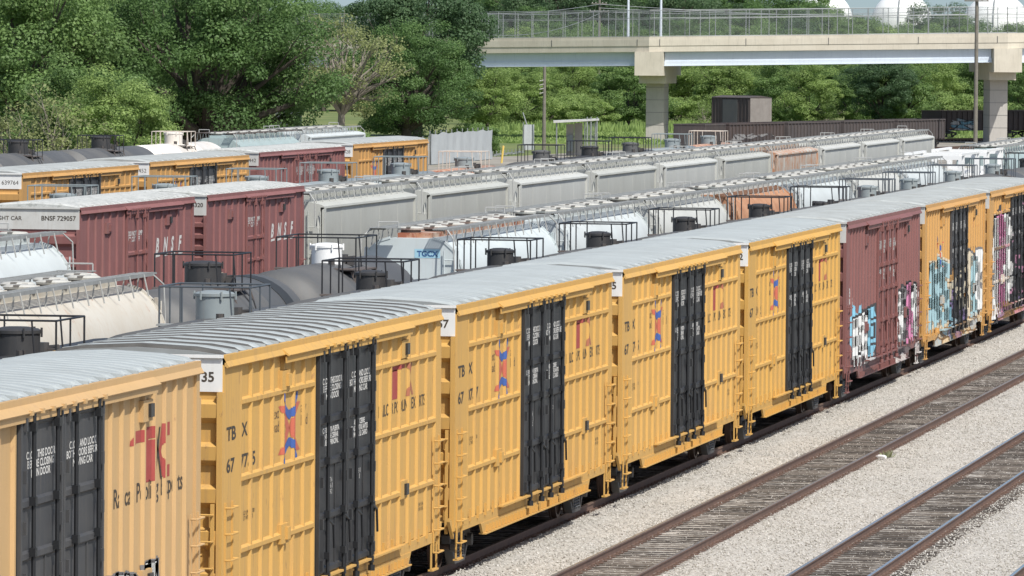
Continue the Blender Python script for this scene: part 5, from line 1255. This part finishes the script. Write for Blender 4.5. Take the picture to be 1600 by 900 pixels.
def tree_proto(kind, rx, rz, zc, nclump, per, leaf, seed, mt, trunk_r=0.35, bark='bark', zmin=0.6, limbs=16, **kw):
    me, C_ = crown_mesh(kind+'_crown', rx, rz, zc, nclump, per, leaf, seed, mt, zmin=zmin, **kw)
    m = MB(); rnd = random.Random(seed); zf_ = max(0.8, zc-rz*0.75)
    m.cyl((0, 0, -0.5), (0.1, 0.05, zf_), trunk_r*1.25, trunk_r*0.85, n=10)
    sel = [C_[i] for i in rnd.sample(range(len(C_)), min(limbs, len(C_)))]
    for c in sel:
        c = Vector(c); a = Vector((0.1, 0.05, zf_*rnd.uniform(0.75, 1.0))); mid1 = a.lerp(c, 0.35)+Vector((rnd.uniform(-.5, .5), rnd.uniform(-.5, .5), rnd.uniform(0.2, 0.9))); mid2 = a.lerp(c, 0.7)+Vector((rnd.uniform(-.5, .5), rnd.uniform(-.5, .5), rnd.uniform(-.2, 0.6)))
        r = trunk_r*rnd.uniform(0.35, 0.65)
        m.cyl(a, mid1, r, r*0.7, n=7); m.cyl(mid1, mid2, r*0.7, r*0.42, n=6); m.cyl(mid2, c, r*0.42, r*0.15, n=5)
        for _ in range(2): e = c+Vector((rnd.uniform(-1, 1), rnd.uniform(-1, 1), rnd.uniform(-.3, 1)))*rx*0.2; m.cyl(mid2, e, r*0.25, r*0.06, n=4)
    v, f, mi = m.v, m.f, m.mi
    tm = bpy.data.meshes.new(kind+'_trunk'); tm.from_pydata(v, [], f); tm.materials.append(M[bark]); tm.update()
    return me, tm
KT = {
 'oak': tree_proto('oak', 8.2, 6.6, 8.6, 175, 540, 0.175, 11, 'leaf_oak', 0.62, limbs=34, crad=(0.11, 0.21), droop=0.5),
 'elm': tree_proto('elm', 5.6, 5.6, 7.2, 125, 450, 0.17, 12, 'leaf_mid', 0.4, limbs=20),
 'dense': tree_proto('dense', 5.0, 6.0, 7.0, 125, 450, 0.17, 13, 'leaf_deep', 0.38, limbs=14, crad=(0.18, 0.30)),
 'light': tree_proto('light', 4.6, 4.4, 5.0, 95, 420, 0.165, 14, 'leaf_light', 0.26, limbs=14),
 'bush': tree_proto('bush', 3.4, 2.2, 2.1, 60, 300, 0.165, 15, 'leaf_light', 0.12, limbs=10, zmin=0.1),
 'pale': tree_proto('pale', 5.0, 4.6, 8.8, 85, 95, 0.17, 16, 'leaf_pale', 0.32, bark='bark_pale', limbs=60, crad=(0.15, 0.28)),
 'twig': tree_proto('twig', 3.0, 2.6, 2.6, 40, 60, 0.13, 17, 'leaf_pale', 0.10, bark='bark_pale', limbs=36, zmin=0.1),
}
def tree(kind, label, p, s=1.0, rz=None, sz=1.0, group=None, mt=None, cat='tree'):
    name = {'oak': 'oak_tree', 'bush': 'bush', 'twig': 'dry_bush'}.get(kind, 'broadleaf_tree')
    t = thing(name, label, cat, (p.x, p.y, -0.36), random.uniform(0, 6.28) if rz is None else rz, group); t.scale = (s, s, s*sz)
    for nm, me in (('crown', KT[kind][0]), ('trunk', KT[kind][1])):
        o = bpy.data.objects.new(nm, me); COL.objects.link(o); o.parent = t
        if mt and nm == 'crown': o.material_slots[0].link = 'OBJECT'; o.material_slots[0].material = M[mt]
    return t
# left foreground trees (beyond the farthest row)
tree('oak', 'largest dark oak with bare branches showing, left of centre', at(318, 452), 1.06, 0.6)
tree('oak', 'broad dark oak in front of the left end of the bridge', at(634, 612), 0.84, 2.2, 0.96)
tree('dense', 'tall dark tree rising to the top edge behind the broad oak', at(650, 650), 1.30, 1.0, 1.10)
tree('pale', 'sparse olive-grey tree with thin bare branches between the two oaks', at(530, 575), 1.02, 0.3, 0.95)
tree('elm', 'bushy mid green tree at the far left edge', at(40, 440), 1.20, 0.2)
tree('elm', 'mid green tree between the left edge and the large oak', at(165, 470), 1.30, 3.1, 1.05, mt='leaf_oak')
tree('light', 'low light green bushy tree in front of the large oak', at(185, 412), 0.84, 1.1)
tree('light', 'rounded green bush at the left edge above the black tank car', at(120, 420), 0.90, 2.1, mt='leaf_mid')
tree('twig', 'dry grey bush with bare twigs left of the white tank car', at(80, 394), 1.35, 0.5, cat='bush')
tree('twig', 'dry brownish bush at the extreme left edge', at(20, 392), 1.15, 1.5, cat='bush')
tree('bush', 'small bush under the large oak beside the white tank car', at(345, 425), 0.8, cat='bush')
tree('bush', 'bush filling the gap between the two oaks low down', at(510, 500), 0.95, cat='bush', mt='leaf_mid')
tree('bush', 'low bush at the foot of the broad oak by the fence', at(742, 612), 0.7, cat='bush', mt='leaf_mid')
tree('dense', 'far dark tree seen in the gap right of the largest oak', at(440, 880), 0.95, 0.9)
tree('elm', 'green tree behind the large oak at its upper left', at(240, 540), 1.5, 0.4, mt='leaf_oak')
tree('elm', 'mid green tree low behind the gap left of the oak', at(110, 520), 1.35, 1.9)
tree('elm', 'mid green tree filling the corner behind the far left trees', at(10, 520), 1.4, 2.6)
tree('light', 'small bright tree with yellowish top behind the left bridge end', at(758, 760), 0.85, mt='leaf_light')
# wood behind the bridge: individual trees in staggered ranks
rw = random.Random(42)
def rank(pxs, d, kinds, smin, smax, lab, grp, mts=(None,)):
    for px in pxs:
        k = rw.choice(kinds); tree(k, lab, at(px+rw.uniform(-9, 9), d+rw.uniform(-22, 22)), rw.uniform(smin, smax), None, rw.uniform(0.85, 1.15), grp, rw.choice(mts), 'bush' if k in ('bush', 'twig') else 'tree')
rank(range(770, 1640, 34), 905, ['elm', 'dense', 'elm'], 0.85, 1.02, 'mid or dark green tree in the wood behind the bridge', 'trees of the wood behind the bridge', (None, 'leaf_oak', 'leaf_mid'))
rank(range(760, 1640, 44), 850, ['elm', 'light', 'light', 'dense'], 0.70, 0.95, 'smaller tree along the front edge of the wood under the bridge', 'front trees of the wood', (None, 'leaf_mid', 'leaf_light'))
rank(range(775, 1640, 40), 812, ['bush', 'light', 'bush', 'twig'], 0.7, 1.15, 'light green bush at the foot of the wood under the bridge', 'bushes in front of the wood', (None, 'leaf_mid', 'leaf_light'))
rank(range(400, 1230, 48), 1010, ['dense', 'elm', 'oak'], 0.9, 1.15, 'tree in the back of the wood seen above the bridge deck', 'back trees of the wood', ('leaf_oak', None, 'leaf_deep'))
rank(range(1245, 1500, 30), 1010, ['elm', 'elm', 'dense'], 1.08, 1.22, 'tree of the wood just below the white spheres', 'trees below the spheres', ('leaf_oak', None, 'leaf_mid'))
rank(range(1500, 1640, 42), 1010, ['elm', 'elm', 'elm'], 0.88, 0.98, 'lower tree of the wood in front of the white spheres', 'lower trees by the spheres', ('leaf_oak', None, 'leaf_mid'))
rank(range(735, 1245, 50), 1130, ['dense', 'oak'], 1.30, 1.52, 'tall dark tree at the skyline above the bridge', 'skyline trees', ('leaf_oak', 'leaf_deep'))
rank(range(380, 740, 50), 1130, ['dense', 'oak', 'elm'], 1.1, 1.3, 'far tree seen over the left end of the bridge', 'far trees at the left', ('leaf_oak', 'leaf_deep'))
tree('oak', 'dark wide tree on the skyline between the middle and right white spheres', at(1462, 1130), 1.16, 1.0, 1.0, mt='leaf_deep')
tree('dense', 'dark tree on the skyline just left of the right white sphere', at(1478, 1110), 1.18, 2.0, 1.0, mt='leaf_deep')
tree('pale', 'pale thin-leaved tree in front of the leftmost white sphere', at(1330, 1000), 0.95, 0.7)
tree('dense', 'very dark tree below the bridge right of centre', at(1375, 795), 0.78, 0.7, mt='leaf_deep')
# grass tufts at the wood foot
def tufts(n, seed):
    g = np.random.default_rng(seed); px = g.uniform(740, 1640, n); d = g.uniform(690, 830, n); keep = ~((px > 1040) & (d < 745)); px, d = px[keep], d[keep]; n = len(px)
    s = (px-800)/FPX*d; X = CAM.x+FH.x*d+RH.x*s; Y = FH.y*d+RH.y*s
    a = g.uniform(0, PI, n); w = g.uniform(0.1, 0.3, n); h = g.uniform(0.2, 0.75, n)*np.where(d > 775, 1.8, 0.55)
    V = np.stack([np.stack([X-np.cos(a)*w, Y-np.sin(a)*w, np.full(n, -0.37)], -1), np.stack([X+np.cos(a)*w, Y+np.sin(a)*w, np.full(n, -0.37)], -1), np.stack([X+g.normal(0, .15, n), Y+g.normal(0, .15, n), -0.36+h], -1)], 1).reshape(-1, 3)
    me = bpy.data.meshes.new('grass_tufts'); me.vertices.add(3*n); me.vertices.foreach_set('co', V.ravel()); me.loops.add(3*n); me.loops.foreach_set('vertex_index', np.arange(3*n))
    me.polygons.add(n); me.polygons.foreach_set('loop_start', np.arange(0, 3*n, 3)); me.update(calc_edges=True)
    at_ = me.attributes.new('tone', 'FLOAT', 'FACE'); at_.data.foreach_set('value', g.uniform(0.3, 1, n)); me.materials.append(M['leaf_light'])
    o = bpy.data.objects.new('grass', me); COL.objects.link(o); tag(o, 'rough green grass between the yard and the wood', 'grass', kind='stuff')
tufts(40000, 9)

# ------------------------------------------------------------------ light, sky, haze, camera
SUN = Vector((0.45, -0.46, 0.82)).normalized()
sd = bpy.data.lights.new('sun', 'SUN'); sd.energy = 3.9; sd.angle = R(0.6); sd.color = (1.0, 0.965, 0.90)
so = bpy.data.objects.new('sun', sd); COL.objects.link(so); so.rotation_euler = (-SUN).to_track_quat('-Z', 'Y').to_euler()
w = bpy.data.worlds.new('World'); scn.world = w; w.use_nodes = True; nt = w.node_tree; bg = nt.nodes['Background']
sky = nt.nodes.new('ShaderNodeTexSky'); sky.sky_type = 'NISHITA'; sky.sun_disc = False
sky.sun_elevation = math.asin(SUN.z); sky.sun_rotation = math.atan2(SUN.x, SUN.y); sky.altitude = 50; sky.air_density = 1.0; sky.dust_density = 2.2; sky.ozone_density = 2.0
tcw = nt.nodes.new('ShaderNodeTexCoord'); vaw = nt.nodes.new('ShaderNodeVectorMath'); vaw.operation = 'ADD'; vaw.inputs[1].default_value = (0, 0, 0.075)
vnw = nt.nodes.new('ShaderNodeVectorMath'); vnw.operation = 'NORMALIZE'; nt.links.new(tcw.outputs['Generated'], vaw.inputs[0]); nt.links.new(vaw.outputs[0], vnw.inputs[0]); nt.links.new(vnw.outputs[0], sky.inputs['Vector'])
nt.links.new(sky.outputs[0], bg.inputs[0]); bg.inputs[1].default_value = 0.10
cd = bpy.data.cameras.new('camera'); cd.sensor_width = 36.0; cd.lens = FPX/1600*36.0; cd.clip_start = 1.0; cd.clip_end = 9000
co = bpy.data.objects.new('camera', cd); COL.objects.link(co)
co.matrix_world = Matrix(((RT.x, UP.x, -FW.x, CAM.x), (RT.y, UP.y, -FW.y, CAM.y), (RT.z, UP.z, -FW.z, CAM.z), (0, 0, 0, 1)))
scn.camera = co
scn.view_settings.view_transform = 'Standard'; scn.view_settings.look = 'None'; scn.view_settings.gamma = 1.0; scn.view_settings.exposure = 0.34
scn.render.resolution_x = 1024; scn.render.resolution_y = 576
